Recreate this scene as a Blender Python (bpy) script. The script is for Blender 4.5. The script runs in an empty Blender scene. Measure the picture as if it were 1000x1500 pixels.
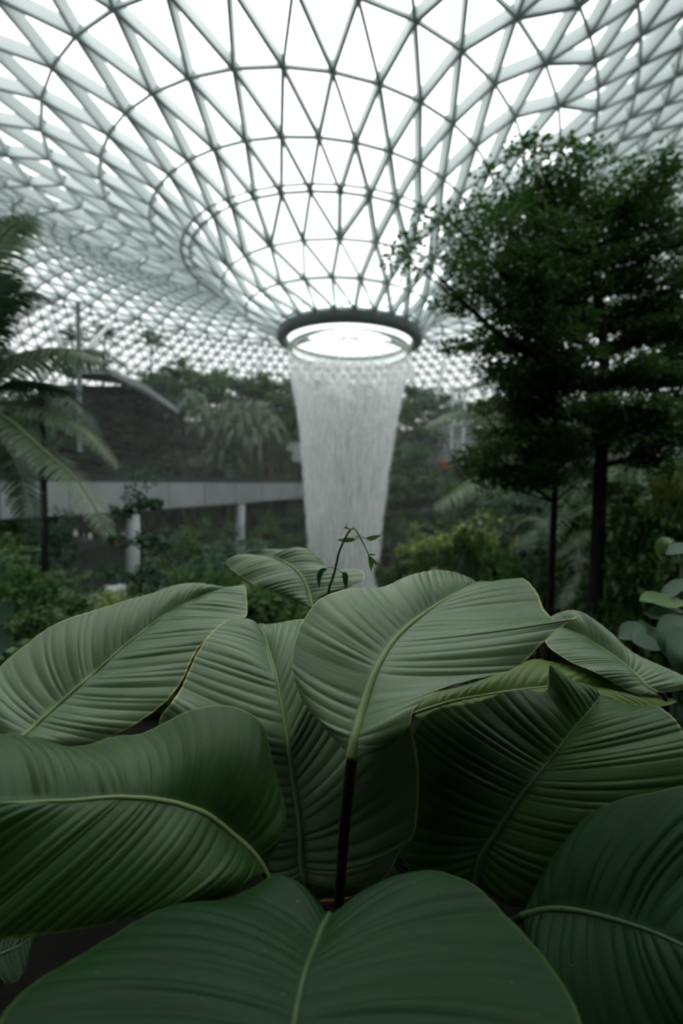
import bpy, math, random
import numpy as np
from mathutils import Vector
R = math.radians
rng = np.random.default_rng(7)
random.seed(7)
C = bpy.context.scene.collection
scn = bpy.context.scene

# ------------------------------------------------------------------ camera frame
PITCH, ROLL, F = R(-4), R(1.5), 1500 * 16 / 36
FWD = np.array([0, math.cos(PITCH), math.sin(PITCH)])
UP0 = np.array([0, -math.sin(PITCH), math.cos(PITCH)])
RT0 = np.array([1.0, 0, 0])
RIGHT = math.cos(ROLL) * RT0 + math.sin(ROLL) * UP0
UP = -math.sin(ROLL) * RT0 + math.cos(ROLL) * UP0


def P(x, y, d):
    """point seen at pixel x, y at forward distance d (metres)"""
    v = FWD + RIGHT * ((x - 500) / F) + UP * ((750 - y) / F)
    return v * (d / v[1])


# ------------------------------------------------------------------ helpers
def lin(r, g, b):
    f = lambda c: c / 12.92 if c <= 0.04045 else ((c + 0.055) / 1.055) ** 2.4
    return (f(r / 255), f(g / 255), f(b / 255), 1)


class MB:
    """collects polygons into one mesh"""
    def __init__(self):
        self.v, self.f, self.n, self.uv = [], [], 0, []

    def add(self, verts, faces, uv=None):
        verts = np.asarray(verts, float).reshape(-1, 3)
        self.v.append(verts)
        n = self.n
        self.f.extend([tuple(i + n for i in f) for f in faces])
        self.n += len(verts)
        if uv is not None:
            self.uv.append(np.asarray(uv, float))

    def quads(self, verts, k=4):
        """verts (N,4,3): N loose quads"""
        verts = np.asarray(verts, float)
        N = len(verts)
        self.v.append(verts.reshape(-1, 3))
        idx = (np.arange(N * k) + self.n).reshape(N, k)
        self.f.extend(map(tuple, idx.tolist()))
        self.n += N * k

    def tube(self, pts, rad, seg=6, cap=True):
        pts = np.asarray(pts, float)
        k = len(pts)
        rad = np.broadcast_to(np.asarray(rad, float), (k,)) if np.ndim(rad) == 0 else np.asarray(rad, float)
        t = np.gradient(pts, axis=0)
        t /= np.linalg.norm(t, axis=1)[:, None] + 1e-12
        ref = np.array([0, 0, 1.0]) if abs(t[0][2]) < .9 else np.array([1.0, 0, 0])
        a = np.cross(t[0], ref); a /= np.linalg.norm(a)
        V = []
        for i in range(k):
            a = a - t[i] * a.dot(t[i]); a /= np.linalg.norm(a) + 1e-12
            b = np.cross(t[i], a)
            ang = np.linspace(0, 2 * math.pi, seg, endpoint=False)
            V.append(pts[i] + rad[i] * (np.cos(ang)[:, None] * a + np.sin(ang)[:, None] * b))
        V = np.concatenate(V)
        Fc = [(i * seg + j, i * seg + (j + 1) % seg, (i + 1) * seg + (j + 1) % seg, (i + 1) * seg + j)
              for i in range(k - 1) for j in range(seg)]
        if cap:
            Fc += [tuple(range(seg))[::-1], tuple((k - 1) * seg + j for j in range(seg))]
        self.add(V, Fc)

    def box(self, lo, hi):
        x0, y0, z0 = lo; x1, y1, z1 = hi
        self.add([(x0, y0, z0), (x1, y0, z0), (x1, y1, z0), (x0, y1, z0), (x0, y0, z1), (x1, y0, z1), (x1, y1, z1), (x0, y1, z1)],
                 [(3, 2, 1, 0), (4, 5, 6, 7), (0, 1, 5, 4), (1, 2, 6, 5), (2, 3, 7, 6), (3, 0, 4, 7)])

    def beam(self, a, b, nrm, w, h, drop=0.0):
        """rectangular bar from a to b, depth h along nrm (downwards from the glass)"""
        a, b, n = np.asarray(a, float), np.asarray(b, float), np.asarray(nrm, float)
        t = b - a; L = np.linalg.norm(t)
        if L < 1e-6: return
        t = t / L
        n = n - t * n.dot(t); n /= np.linalg.norm(n)
        s = np.cross(t, n) * w / 2
        top, bot = n * -drop, n * -(drop + h)
        V = [a + s + top, a - s + top, a - s + bot, a + s + bot, b + s + top, b - s + top, b - s + bot, b + s + bot]
        self.add(V, [(0, 1, 2, 3), (7, 6, 5, 4), (0, 4, 5, 1), (1, 5, 6, 2), (2, 6, 7, 3), (3, 7, 4, 0)])

    def lathe(self, prof, cx, cy, seg=96, closed=False, uv=False):
        ang = np.linspace(0, 2 * math.pi, seg, endpoint=False)
        V = []
        for r, z in prof:
            V.append(np.stack([cx + r * np.cos(ang), cy + r * np.sin(ang), np.full(seg, z)], 1))
        k = len(prof)
        rows = list(range(k)) + ([0] if closed else [])
        Fc = [(rows[i] * seg + j, rows[i] * seg + (j + 1) % seg, rows[i + 1] * seg + (j + 1) % seg, rows[i + 1] * seg + j)
              for i in range(len(rows) - 1) for j in range(seg)]
        self.add(np.concatenate(V), Fc, np.concatenate([np.stack([np.minimum(ang, 2 * math.pi - ang) / math.pi, np.full(seg, z / 24)], 1) for r, z in prof]) if uv else None)

    def mesh(self, name, mat, smooth=False):
        me = bpy.data.meshes.new(name)
        V = np.concatenate(self.v) if self.v else np.zeros((0, 3))
        me.from_pydata(V.tolist(), [], self.f)
        if self.uv:
            uv = np.concatenate(self.uv)
            lay = me.uv_layers.new(name='UVMap')
            li = np.empty(len(me.loops), np.int32); me.loops.foreach_get('vertex_index', li)
            lay.data.foreach_set('uv', uv[li].ravel())
        for m in (mat if isinstance(mat, (list, tuple)) else [mat]):
            me.materials.append(m)
        if smooth:
            me.polygons.foreach_set('use_smooth', [True] * len(me.polygons))
        me.update()
        return me

    def build(self, name, mat, parent=None, smooth=False):
        o = bpy.data.objects.new(name, self.mesh(name, mat, smooth))
        C.objects.link(o)
        if parent is not None:
            o.parent = parent
        return o


def tag(o, label=None, cat=None, group=None, kind=None):
    if label: o['label'] = label
    if cat: o['category'] = cat
    if group: o['group'] = group
    if kind: o['kind'] = kind
    return o


def empty(name, loc, label, cat, group=None, rz=0):
    o = bpy.data.objects.new(name, None); C.objects.link(o)
    o.location = tuple(loc); o.rotation_euler = (0, 0, rz)
    o.empty_display_size = .2
    return tag(o, label, cat, group)


def copy_tree(root, loc, rz, scale, label, group=None):
    r = root.copy(); C.objects.link(r)
    r.location = tuple(loc); r.rotation_euler = (0, 0, rz); r.scale = scale
    r['label'] = label
    if group: r['group'] = group
    elif 'group' in r: del r['group']
    for ch in list(root.children):
        c = ch.copy(); C.objects.link(c); c.parent = r
        for g in ch.children:
            e = g.copy(); C.objects.link(e); e.parent = c
    return r


# ------------------------------------------------------------------ materials
def mat_new(name):
    m = bpy.data.materials.new(name); m.use_nodes = True
    nt = m.node_tree
    return m, nt, nt.nodes, nt.links, nt.nodes['Principled BSDF']


def mat_plain(name, col, rough=.6, spec=.3, noise=0.0, scale=4.0, col2=None, metal=0):
    m, nt, N, L, b = mat_new(name)
    b.inputs['Roughness'].default_value = rough
    b.inputs['Specular IOR Level'].default_value = spec
    b.inputs['Metallic'].default_value = metal
    b.inputs['Base Color'].default_value = col
    if col2:
        tc = N.new('ShaderNodeTexCoord'); nz = N.new('ShaderNodeTexNoise')
        nz.inputs['Scale'].default_value = scale; nz.inputs['Detail'].default_value = 4
        L.new(tc.outputs['Object'], nz.inputs['Vector'])
        mx = N.new('ShaderNodeMix'); mx.data_type = 'RGBA'
        mx.inputs[6].default_value = col; mx.inputs[7].default_value = col2
        rp = N.new('ShaderNodeMapRange'); rp.inputs[1].default_value = .35; rp.inputs[2].default_value = .65
        L.new(nz.outputs['Fac'], rp.inputs[0]); L.new(rp.outputs[0], mx.inputs[0])
        L.new(mx.outputs[2], b.inputs['Base Color'])
    return m


def mat_leaf(name, col, col2, rough=.45, trans=.25, spec=.4, scale=3.0):
    """foliage: two leaf greens mixed by noise and by leaf, partly translucent"""
    m, nt, N, L, b = mat_new(name)
    geo = N.new('ShaderNodeNewGeometry'); tc = N.new('ShaderNodeTexCoord')
    nz = N.new('ShaderNodeTexNoise'); nz.inputs['Scale'].default_value = scale
    L.new(tc.outputs['Object'], nz.inputs['Vector'])
    add = N.new('ShaderNodeMath'); add.operation = 'ADD'
    L.new(geo.outputs['Random Per Island'], add.inputs[0]); L.new(nz.outputs['Fac'], add.inputs[1])
    rp = N.new('ShaderNodeMapRange'); rp.inputs[1].default_value = .5; rp.inputs[2].default_value = 1.4
    L.new(add.outputs[0], rp.inputs[0])
    mx = N.new('ShaderNodeMix'); mx.data_type = 'RGBA'
    mx.inputs[6].default_value = col; mx.inputs[7].default_value = col2
    L.new(rp.outputs[0], mx.inputs[0])
    L.new(mx.outputs[2], b.inputs['Base Color'])
    b.inputs['Roughness'].default_value = rough
    b.inputs['Specular IOR Level'].default_value = spec
    tr = N.new('ShaderNodeBsdfTranslucent'); L.new(mx.outputs[2], tr.inputs['Color'])
    ms = N.new('ShaderNodeMixShader'); ms.inputs[0].default_value = trans
    L.new(b.outputs[0], ms.inputs[1]); L.new(tr.outputs[0], ms.inputs[2])
    L.new(ms.outputs[0], N['Material Output'].inputs['Surface'])
    return m


def mat_blade(name, col, col2, edge, trans=.06, rough=.38, spec=.55):
    """big ribbed leaf: UV u runs along the midrib, v = -1..1 across (0 = midrib)"""
    m, nt, N, L, b = mat_new(name)
    uv = N.new('ShaderNodeUVMap'); uv.uv_map = 'UVMap'
    sep = N.new('ShaderNodeSeparateXYZ'); L.new(uv.outputs[0], sep.inputs[0])
    # fine striation between the side veins
    mp = N.new('ShaderNodeMapping'); mp.inputs['Scale'].default_value = (150, 1.6, 1)
    L.new(uv.outputs[0], mp.inputs[0])
    n1 = N.new('ShaderNodeTexNoise'); n1.inputs['Scale'].default_value = 1.0; n1.inputs['Detail'].default_value = 3
    L.new(mp.outputs[0], n1.inputs['Vector'])
    tc = N.new('ShaderNodeTexCoord')
    n2 = N.new('ShaderNodeTexNoise'); n2.inputs['Scale'].default_value = 7; n2.inputs['Detail'].default_value = 5
    L.new(tc.outputs['Object'], n2.inputs['Vector'])
    ad = N.new('ShaderNodeMath'); ad.operation = 'ADD'
    L.new(n1.outputs['Fac'], ad.inputs[0]); L.new(n2.outputs['Fac'], ad.inputs[1])
    rp = N.new('ShaderNodeMapRange'); rp.inputs[1].default_value = .65; rp.inputs[2].default_value = 1.35
    L.new(ad.outputs[0], rp.inputs[0])
    mx = N.new('ShaderNodeMix'); mx.data_type = 'RGBA'
    mx.inputs[6].default_value = col; mx.inputs[7].default_value = col2
    L.new(rp.outputs[0], mx.inputs[0])
    # pale specks scattered over the blade
    vo = N.new('ShaderNodeTexVoronoi'); vo.inputs['Scale'].default_value = 34
    L.new(tc.outputs['Object'], vo.inputs['Vector'])
    lt = N.new('ShaderNodeMath'); lt.operation = 'LESS_THAN'; lt.inputs[1].default_value = .045
    L.new(vo.outputs['Distance'], lt.inputs[0])
    sm = N.new('ShaderNodeMath'); sm.operation = 'MULTIPLY'; sm.inputs[1].default_value = .35
    L.new(lt.outputs[0], sm.inputs[0])
    mx2 = N.new('ShaderNodeMix'); mx2.data_type = 'RGBA'; mx2.inputs[7].default_value = lin(150, 160, 120)
    L.new(sm.outputs[0], mx2.inputs[0]); L.new(mx.outputs[2], mx2.inputs[6])
    # yellowish margin line
    ab = N.new('ShaderNodeMath'); ab.operation = 'ABSOLUTE'; L.new(sep.outputs['Y'], ab.inputs[0])
    er = N.new('ShaderNodeMapRange'); er.inputs[1].default_value = .978; er.inputs[2].default_value = .992
    L.new(ab.outputs[0], er.inputs[0])
    mx3 = N.new('ShaderNodeMix'); mx3.data_type = 'RGBA'; mx3.inputs[7].default_value = edge
    L.new(er.outputs[0], mx3.inputs[0]); L.new(mx2.outputs[2], mx3.inputs[6])
    L.new(mx3.outputs[2], b.inputs['Base Color'])
    b.inputs['Roughness'].default_value = rough
    b.inputs['Specular IOR Level'].default_value = spec
    bp = N.new('ShaderNodeBump'); bp.inputs['Strength'].default_value = .25; bp.inputs['Distance'].default_value = .002
    L.new(n1.outputs['Fac'], bp.inputs['Height']); L.new(bp.outputs[0], b.inputs['Normal'])
    tr = N.new('ShaderNodeBsdfTranslucent'); L.new(mx3.outputs[2], tr.inputs['Color'])
    ms = N.new('ShaderNodeMixShader'); ms.inputs[0].default_value = trans
    L.new(b.outputs[0], ms.inputs[1]); L.new(tr.outputs[0], ms.inputs[2])
    L.new(ms.outputs[0], N['Material Output'].inputs['Surface'])
    return m


def mat_glass(name, tint=(.965, .98, .977, 1), gl=.06):
    m = bpy.data.materials.new(name); m.use_nodes = True
    nt = m.node_tree; N, L = nt.nodes, nt.links
    N.remove(N['Principled BSDF'])
    t = N.new('ShaderNodeBsdfTransparent'); t.inputs[0].default_value = tint
    g = N.new('ShaderNodeBsdfGlossy'); g.inputs['Roughness'].default_value = .05
    g.inputs['Color'].default_value = (.9, .97, .95, 1)
    fr = N.new('ShaderNodeFresnel'); fr.inputs[0].default_value = 1.45
    ms = N.new('ShaderNodeMixShader')
    L.new(fr.outputs[0], ms.inputs[0]); L.new(t.outputs[0], ms.inputs[1]); L.new(g.outputs[0], ms.inputs[2])
    L.new(ms.outputs[0], N['Material Output'].inputs['Surface'])
    return m


def mat_water(name, alpha_lo, alpha_hi, sx, sz, uv=False):
    """falling water: white scattering streaks with clear gaps between them"""
    m = bpy.data.materials.new(name); m.use_nodes = True
    nt = m.node_tree; N, L = nt.nodes, nt.links
    N.remove(N['Principled BSDF'])
    t = N.new('ShaderNodeBsdfTransparent')
    d = N.new('ShaderNodeBsdfDiffuse'); d.inputs[0].default_value = (.96, .97, .97, 1)
    tl = N.new('ShaderNodeBsdfTranslucent'); tl.inputs[0].default_value = (.96, .97, .97, 1)
    mw = N.new('ShaderNodeMixShader'); mw.inputs[0].default_value = .5
    L.new(d.outputs[0], mw.inputs[1]); L.new(tl.outputs[0], mw.inputs[2])
    tc = N.new('ShaderNodeTexCoord')
    mp = N.new('ShaderNodeMapping'); mp.inputs['Scale'].default_value = (sx, sx if not uv else sz, sz)
    L.new(tc.outputs['UV' if uv else 'Object'], mp.inputs[0])
    nz = N.new('ShaderNodeTexNoise'); nz.inputs['Scale'].default_value = 1; nz.inputs['Detail'].default_value = 5
    nz.inputs['Roughness'].default_value = .65
    L.new(mp.outputs[0], nz.inputs['Vector'])
    rp = N.new('ShaderNodeMapRange'); rp.inputs[1].default_value = .4; rp.inputs[2].default_value = .68
    rp.inputs[3].default_value = alpha_lo; rp.inputs[4].default_value = alpha_hi
    L.new(nz.outputs['Fac'], rp.inputs[0])
    ms = N.new('ShaderNodeMixShader')
    fac = rp.outputs[0]
    if uv:   # the film is clear where it leaves the lip and breaks into white water lower down
        sp = N.new('ShaderNodeSeparateXYZ'); L.new(tc.outputs['UV'], sp.inputs[0])
        r2 = N.new('ShaderNodeMapRange'); r2.inputs[1].default_value = .98; r2.inputs[2].default_value = .80
        r2.inputs[3].default_value = .2; r2.inputs[4].default_value = 1
        L.new(sp.outputs['Y'], r2.inputs[0])
        mu = N.new('ShaderNodeMath'); mu.operation = 'MULTIPLY'; L.new(rp.outputs[0], mu.inputs[0]); L.new(r2.outputs[0], mu.inputs[1])
        fac = mu.outputs[0]
    L.new(fac, ms.inputs[0]); L.new(t.outputs[0], ms.inputs[1]); L.new(mw.outputs[0], ms.inputs[2])
    L.new(ms.outputs[0], N['Material Output'].inputs['Surface'])
    return m


M = {}
M['steel'] = mat_plain('white_painted_steel', lin(206, 213, 213), .45, .4)
M['steel_shade'] = mat_plain('grey_shaded_steel', lin(172, 181, 179), .45, .4)  # grey for ring beams, and for the shade painted under the beams
M['node'] = mat_plain('grey_steel_node', lin(112, 122, 121), .4, .4)
M['rim'] = mat_plain('grey_green_metal', lin(116, 128, 125), .45, .4, col2=lin(106, 118, 115), scale=.6)
M['glass'] = mat_glass('roof_glass')
M['acrylic'] = mat_water('clear_acrylic', .25, .4, .2, .2)
M['diffuser'] = mat_plain('white_diffuser', (.95, .96, .96, 1), .6, .2)
_n, _l = M['diffuser'].node_tree.nodes, M['diffuser'].node_tree.links
_t = _n.new('ShaderNodeBsdfTranslucent'); _t.inputs[0].default_value = (.96, .97, .97, 1)
_m = _n.new('ShaderNodeMixShader'); _m.inputs[0].default_value = .85
_l.new(_n['Principled BSDF'].outputs[0], _m.inputs[1]); _l.new(_t.outputs[0], _m.inputs[2]); _l.new(_m.outputs[0], _n['Material Output'].inputs['Surface'])
M['gold'] = mat_plain('pale_gold_edge', lin(214, 200, 160), .4, .5)
M['fall'] = mat_water('water_sheet', .12, .92, 95, 9, True)
M['strand'] = mat_water('water_strand', .45, .95, 6, .5)
M['concrete'] = mat_plain('grey_concrete', lin(172, 177, 178), .6, .3, col2=lin(158, 164, 166), scale=.5)
M['dark_rail'] = mat_plain('dark_parapet', lin(52, 60, 62), .5, .3)
M['paving'] = mat_plain('grey_paving', lin(120, 124, 122), .6, .3, col2=lin(100, 106, 104), scale=.8)
M['soil'] = mat_plain('dark_soil', lin(24, 24, 20), .95, .1, col2=lin(14, 15, 13), scale=9)
M['earth'] = mat_plain('planted_earth', lin(38, 48, 36), .95, .1, col2=lin(26, 34, 28), scale=.5)
M['pool'] = mat_plain('pool_water', lin(90, 102, 100), .12, .5)
M['bark'] = mat_plain('dark_bark', lin(58, 52, 46), .85, .2, col2=lin(40, 37, 33), scale=6)
M['bark_dark'] = mat_plain('wet_dark_bark', lin(34, 32, 30), .8, .2, col2=lin(22, 22, 21), scale=7)
M['bark_pale'] = mat_plain('pale_trunk', lin(116, 104, 84), .8, .2, col2=lin(92, 82, 66), scale=5)
M['leaf_deep'] = mat_leaf('deep_green_foliage', lin(46, 80, 34), lin(76, 110, 52), trans=.4)
M['leaf_mid'] = mat_leaf('mid_green_foliage', lin(60, 94, 54), lin(96, 128, 78))
M['leaf_blue'] = mat_leaf('blue_green_foliage', lin(46, 78, 58), lin(78, 110, 84))
M['leaf_lime'] = mat_leaf('lime_green_foliage', lin(92, 116, 58), lin(138, 152, 76))
M['leaf_bright'] = mat_leaf('fresh_green_foliage', lin(66, 104, 50), lin(100, 134, 70))
M['frond'] = mat_leaf('palm_frond_green', lin(88, 112, 84), lin(116, 136, 106), rough=.35, trans=.3, spec=.5)
M['frond_dark'] = mat_leaf('dark_frond_green', lin(44, 68, 48), lin(66, 92, 66), rough=.38, trans=.3)
M['rachis'] = mat_plain('frond_stalk_green', lin(96, 112, 72), .5, .3)
E_ = lin(168, 172, 104)
M['blade'] = mat_blade('ribbed_green_blade', lin(84, 110, 76), lin(108, 132, 92), E_)
M['blade_shaded'] = mat_blade('shaded_green_blade', lin(16, 46, 20), lin(28, 60, 26), lin(58, 78, 36), trans=.04, rough=.5, spec=.2)  # green darkened to stand for the shade on the low front leaves
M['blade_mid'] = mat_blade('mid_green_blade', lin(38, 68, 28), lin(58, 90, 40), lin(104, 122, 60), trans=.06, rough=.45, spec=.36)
M['blade_lime'] = mat_blade('yellow_green_blade', lin(96, 126, 52), lin(118, 146, 68), lin(168, 160, 84), trans=.35)
M['midrib'] = mat_plain('pale_green_midrib', lin(124, 144, 92), .45, .4)
M['midrib_dark'] = mat_plain('dull_green_midrib', lin(66, 88, 54), .45, .4)
M['petiole'] = mat_plain('dark_green_stalk', lin(40, 52, 38), .5, .3, col2=lin(30, 38, 30), scale=20)
M['vine'] = mat_plain('vine_stem_green', lin(58, 78, 58), .5, .3)
M['vine_young'] = mat_plain('young_stem_green', lin(166, 190, 146), .5, .3)
M['vine_leaf'] = mat_leaf('vine_leaf_green', lin(82, 130, 54), lin(108, 150, 72), scale=30, trans=.4)
M['dry'] = mat_plain('dry_yellow_bract', lin(196, 168, 96), .7, .2, col2=lin(140, 112, 60), scale=60)
M['store'] = mat_plain('dark_store_wall', lin(58, 62, 62), .6, .3, col2=lin(42, 46, 48), scale=.4)
M['roofing'] = mat_plain('pale_grey_roofing', lin(150, 156, 156), .5, .4)
M['white'] = mat_plain('white_paint', lin(222, 226, 226), .5, .4)
M['red'] = mat_plain('red_sign', lin(190, 60, 36), .5, .3)
M['skin'] = mat_plain('skin', lin(196, 156, 130), .6, .3)
M['hair'] = mat_plain('black_hair', lin(30, 28, 28), .6, .3)


# ------------------------------------------------------------------ the glass dome (a funnel shaped shell of rings)
AX = (0.3, 40.0)
ring_tab = [  # radius, height above the eye, centre x, number of nodes, angle of one node (deg from the near side)
    (6.05, 12.35, 0.3, 26, 3.2), (8.1, 13.65, -.5, 26, -3.7), (9.85, 15.3, -.6, 26, 0.2),
    (11.3, 17.3, -1.6, 39, 5.3), (13.1, 19.1, -2.7, 39, 3.9), (15.4, 20.8, -3.7, 38, .5), (18.0, 22.2, -4.5, 38, 5.5),
    (20.7, 22.9, -5.0, 38, 0.4), (23.0, 23.3, -5.3, 38, 5.1)]
prof_r = [23.0, 25.1, 27.3, 29.5, 32.0, 34.5, 37.0, 39.2, 41.5, 43.8, 46.0, 48.2, 50.2, 52.0, 53.5, 54.8, 55.8, 56.5, 57.0, 57.2, 57.4]
prof_z = [23.3, 24.1, 24.6, 25.0, 25.2, 25.2, 24.9, 24.4, 23.6, 22.5, 21.0, 19.1, 16.9, 14.2, 11.2, 7.9, 4.4, .8, -3.0, -6.4, -12.5]
arc = np.concatenate([[0], np.cumsum(np.hypot(np.diff(prof_r), np.diff(prof_z)))])
ring_tab[-1] = (22.9, 23.3, -5.3, 76, 2.4)
ring_tab[-2] = (20.6, 22.8, -5.0, 38, .9)
a41 = float(np.interp(41, prof_r, arc))
steps = list(np.linspace(2.05, a41, 9)) + list(np.linspace(a41, arc[-1], 27)[1:])
for i, a_ in enumerate(steps):
    r_, z_ = float(np.interp(a_, arc, prof_r)), float(np.interp(a_, arc, prof_z))
    n_ = 76 if i < 9 else 152
    ph_ = (3.5 + .45 * i) if i < 9 else (3.5 + .45 * 8 + (i % 2) * 180 / 152)
    ring_tab.append((r_, z_, -5.3, n_, ph_))
rings = []
for r_, z_, cx_, n_, ph in ring_tab:
    a = np.radians(ph + 360 * np.arange(n_) / n_)
    rings.append((np.stack([cx_ + r_ * np.sin(a), 40 - r_ * np.cos(a), np.full(n_, z_)], 1), (ph + 360 * np.arange(n_) / n_)))
tor_r, tor_z = 31.0, 2.0


def shell_n(p):
    """outward normal of the shell at p from the ring profile"""
    x, y = p[0] - -4.0, p[1] - 40
    r = math.hypot(x, y)
    rr = np.array([t[0] for t in ring_tab]); zz = np.array([t[1] for t in ring_tab])
    k = int(np.clip(np.argmin((rr - r) ** 2 + (zz - p[2]) ** 2), 1, len(rr) - 2))
    dr, dz = rr[k + 1] - rr[k - 1], zz[k + 1] - zz[k - 1]
    nr, nz = -dz, dr
    l = math.hypot(nr, nz)
    return np.array([x / r * nr / l, y / r * nr / l, nz / l])


ceil_diag, ceil_ring, ceil_node, ceil_glass, ceil_shade = MB(), MB(), MB(), MB(), MB()
norms = [[shell_n(p) for p in V] for V, _ in rings]
for k, (V, A) in enumerate(rings):
    n = len(V)
    hw = .10 if k < 3 else .13
    for i in range(n):
        ceil_ring.beam(V[i], V[(i + 1) % n], norms[k][i], hw, .34, -.34)
        nn = norms[k][i]
        ceil_node.tube([V[i] + nn * (.72 if k > 2 else .5), V[i] - nn * .06], .15 if k > 2 else .11, 8)
    if k == 3:
        for i in range(n):   # second line of the gutter ring
            q = lambda j: (V[j] - np.array([ring_tab[k][2], 40, 0])) * np.array([1.035, 1.035, 1]) + np.array([ring_tab[k][2], 40, .26])
            ceil_ring.beam(q(i), q((i + 1) % n), norms[k][i], .10, .25, .1)
for k in range(len(rings) - 1):
    (V, A), (W, B) = rings[k], rings[k + 1]
    n, m = len(V), len(W)
    dep = .45 if k < 2 else (.62 if k < 4 else .74 if k < 9 else .95 if k < 18 else .7)
    wid = .12 if k < 2 else .16 if k < 9 else .2 if k < 18 else .16
    i = 0
    # first partner: the node of the next ring that is closest in space
    j = int(np.argmin([np.linalg.norm((w - V[0])) for w in W]))
    j0, ci, cj = j, 0, 0
    rel = lambda x, a0: x - a0
    while ci < n or cj < m:
        a_, b_ = V[(i + ci) % n], W[(j0 + cj) % m]
        an, bn = V[(i + ci + 1) % n], W[(j0 + cj + 1) % m]
        na, nb_ = norms[k][(i + ci) % n] * dep, norms[k + 1][(j0 + cj) % m] * dep
        ceil_diag.beam(a_, b_, norms[k][(i + ci) % n] + norms[k + 1][(j0 + cj) % m], wid, dep, -dep)
        ceil_shade.beam(a_, b_, norms[k][(i + ci) % n] + norms[k + 1][(j0 + cj) % m], wid * 1.15, .09, 0)  # added strip: the shaded underside of each beam, put into its colour
        if cj >= m or (ci < n and np.linalg.norm(an - b_) < np.linalg.norm(bn - a_)):
            ceil_glass.add([a_ + na, an + norms[k][(i + ci + 1) % n] * dep, b_ + nb_], [(0, 1, 2)]); ci += 1
        else:
            ceil_glass.add([a_ + na, bn + norms[k + 1][(j0 + cj + 1) % m] * dep, b_ + nb_], [(0, 1, 2)]); cj += 1
ceiling = ceil_diag.build('ceiling', M['steel']); ceiling['kind'] = 'structure'
ceil_ring.build('ring_beam', M['steel_shade'], ceiling)
ceil_shade.build('underside_shade', M['steel_shade'], ceiling)
ceil_node.build('steel_node', M['node'], ceiling)
ceil_glass.build('glass_pane', M['glass'], ceiling)

# oculus ring, acrylic collar and disc
oc = empty('oculus_ring', (AX[0], 40, 12), 'round grey rim of the roof opening with the bright disc inside, above the waterfall', 'roof opening')
m = MB()
m.lathe([(6.15, .45), (6.2, .25), (6.15, -.25), (5.95, -.42), (5.75, -.50), (5.5, -.42), (5.32, -.28), (5.3, .05), (5.42, .3), (5.75, .42)], 0, 0, 128, True)
m.build('rim', M['rim'], oc, True)
m = MB(); m.lathe([(6.3, .75), (6.34, .75), (6.34, .42), (6.3, .42)], 0, 0, 128, True); m.build('gutter_glass', M['glass'], oc, True)
m = MB(); m.lathe([(4.95, -1.3), (5.0, -.5), (5.02, -.5), (4.97, -1.3)], 0, 0, 128, True); m.build('collar', M['glass'], oc, True)
m = MB()
for zz in (-.62, -1.3):
    m.lathe([(4.98, zz), (5.03, zz), (5.03, zz - .07), (4.98, zz - .07)], 0, 0, 128, True)
m.build('collar_trim', M['gold'], oc, True)
m = MB(); m.lathe([(5.3, .02), (.001, .02)], 0, 0, 96); m.build('disc', M['diffuser'], oc, True)
m = MB(); m.lathe([(.66, -.02), (.74, -.02), (.74, -.10), (.66, -.10)], 0, 0, 48, True); m.build('disc_ring', M['steel'], oc, True)

# ------------------------------------------------------------------ waterfall
prof = [(11.6, 5.32), (10.5, 5.22), (9, 4.95), (7, 4.55), (5, 4.2), (3, 3.92), (1, 3.7), (-1, 3.5), (-3, 3.33), (-5, 3.18), (-7, 3.05), (-9, 2.95), (-11.9, 2.85)]
pz = np.array([p[0] for p in prof][::-1]); pr = np.array([p[1] for p in prof][::-1])
wf = empty('waterfall', (AX[0], 40, -11.9), 'tall white curtain of falling water under the round roof opening', 'waterfall')
m = MB(); m.lathe([(r, z + 11.9) for z, r in prof], 0, 0, 128, uv=True); m.build('water_sheet', M['fall'], wf, True)
m = MB()
for i in range(5200):
    z1 = rng.uniform(-10, 9.5) if i % 9 else rng.uniform(7, 11.4); ln = rng.uniform(.5, 2.8) * (1 if z1 > 6 else 1.2)
    z0 = max(-11.9, z1 - ln)
    zs = np.linspace(z1, z0, 5)
    a = rng.uniform(0, 2 * math.pi)
    off = rng.normal(0, .10) - .05
    rr = np.interp(zs, pz, pr) + off + np.cumsum(rng.normal(0, .012, 5))
    pts = np.stack([rr * np.cos(a), rr * np.sin(a), zs + 11.9], 1)
    w = rng.uniform(.006, .024)
    m.tube(pts, np.array([.4, 1, 1, .8, .2]) * w, 4, False)
tag(m.build('water_strand', M['strand'], wf), kind='stuff')
m = MB()
N = 9000
zz = rng.uniform(-11.5, 9, N); aa = rng.uniform(0, 2 * math.pi, N); r0 = np.interp(zz, pz, pr) + rng.normal(0, .16, N)
c = np.stack([r0 * np.cos(aa), r0 * np.sin(aa), zz + 11.9], 1)
s = rng.uniform(.012, .035, N)
d6 = np.array([(1, 0, 0), (0, 1, 0), (-1, 0, 0), (0, -1, 0), (0, 0, 2.2), (0, 0, -2.2)], float)
for fidx in ((0, 1, 4), (1, 2, 4), (2, 3, 4), (3, 0, 4), (1, 0, 5), (2, 1, 5), (3, 2, 5), (0, 3, 5)):
    m.quads(c[:, None, :] + s[:, None, None] * d6[list(fidx)][None], 3)
tag(m.build('spray_drop', M['white'], wf), kind='stuff')

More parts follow.
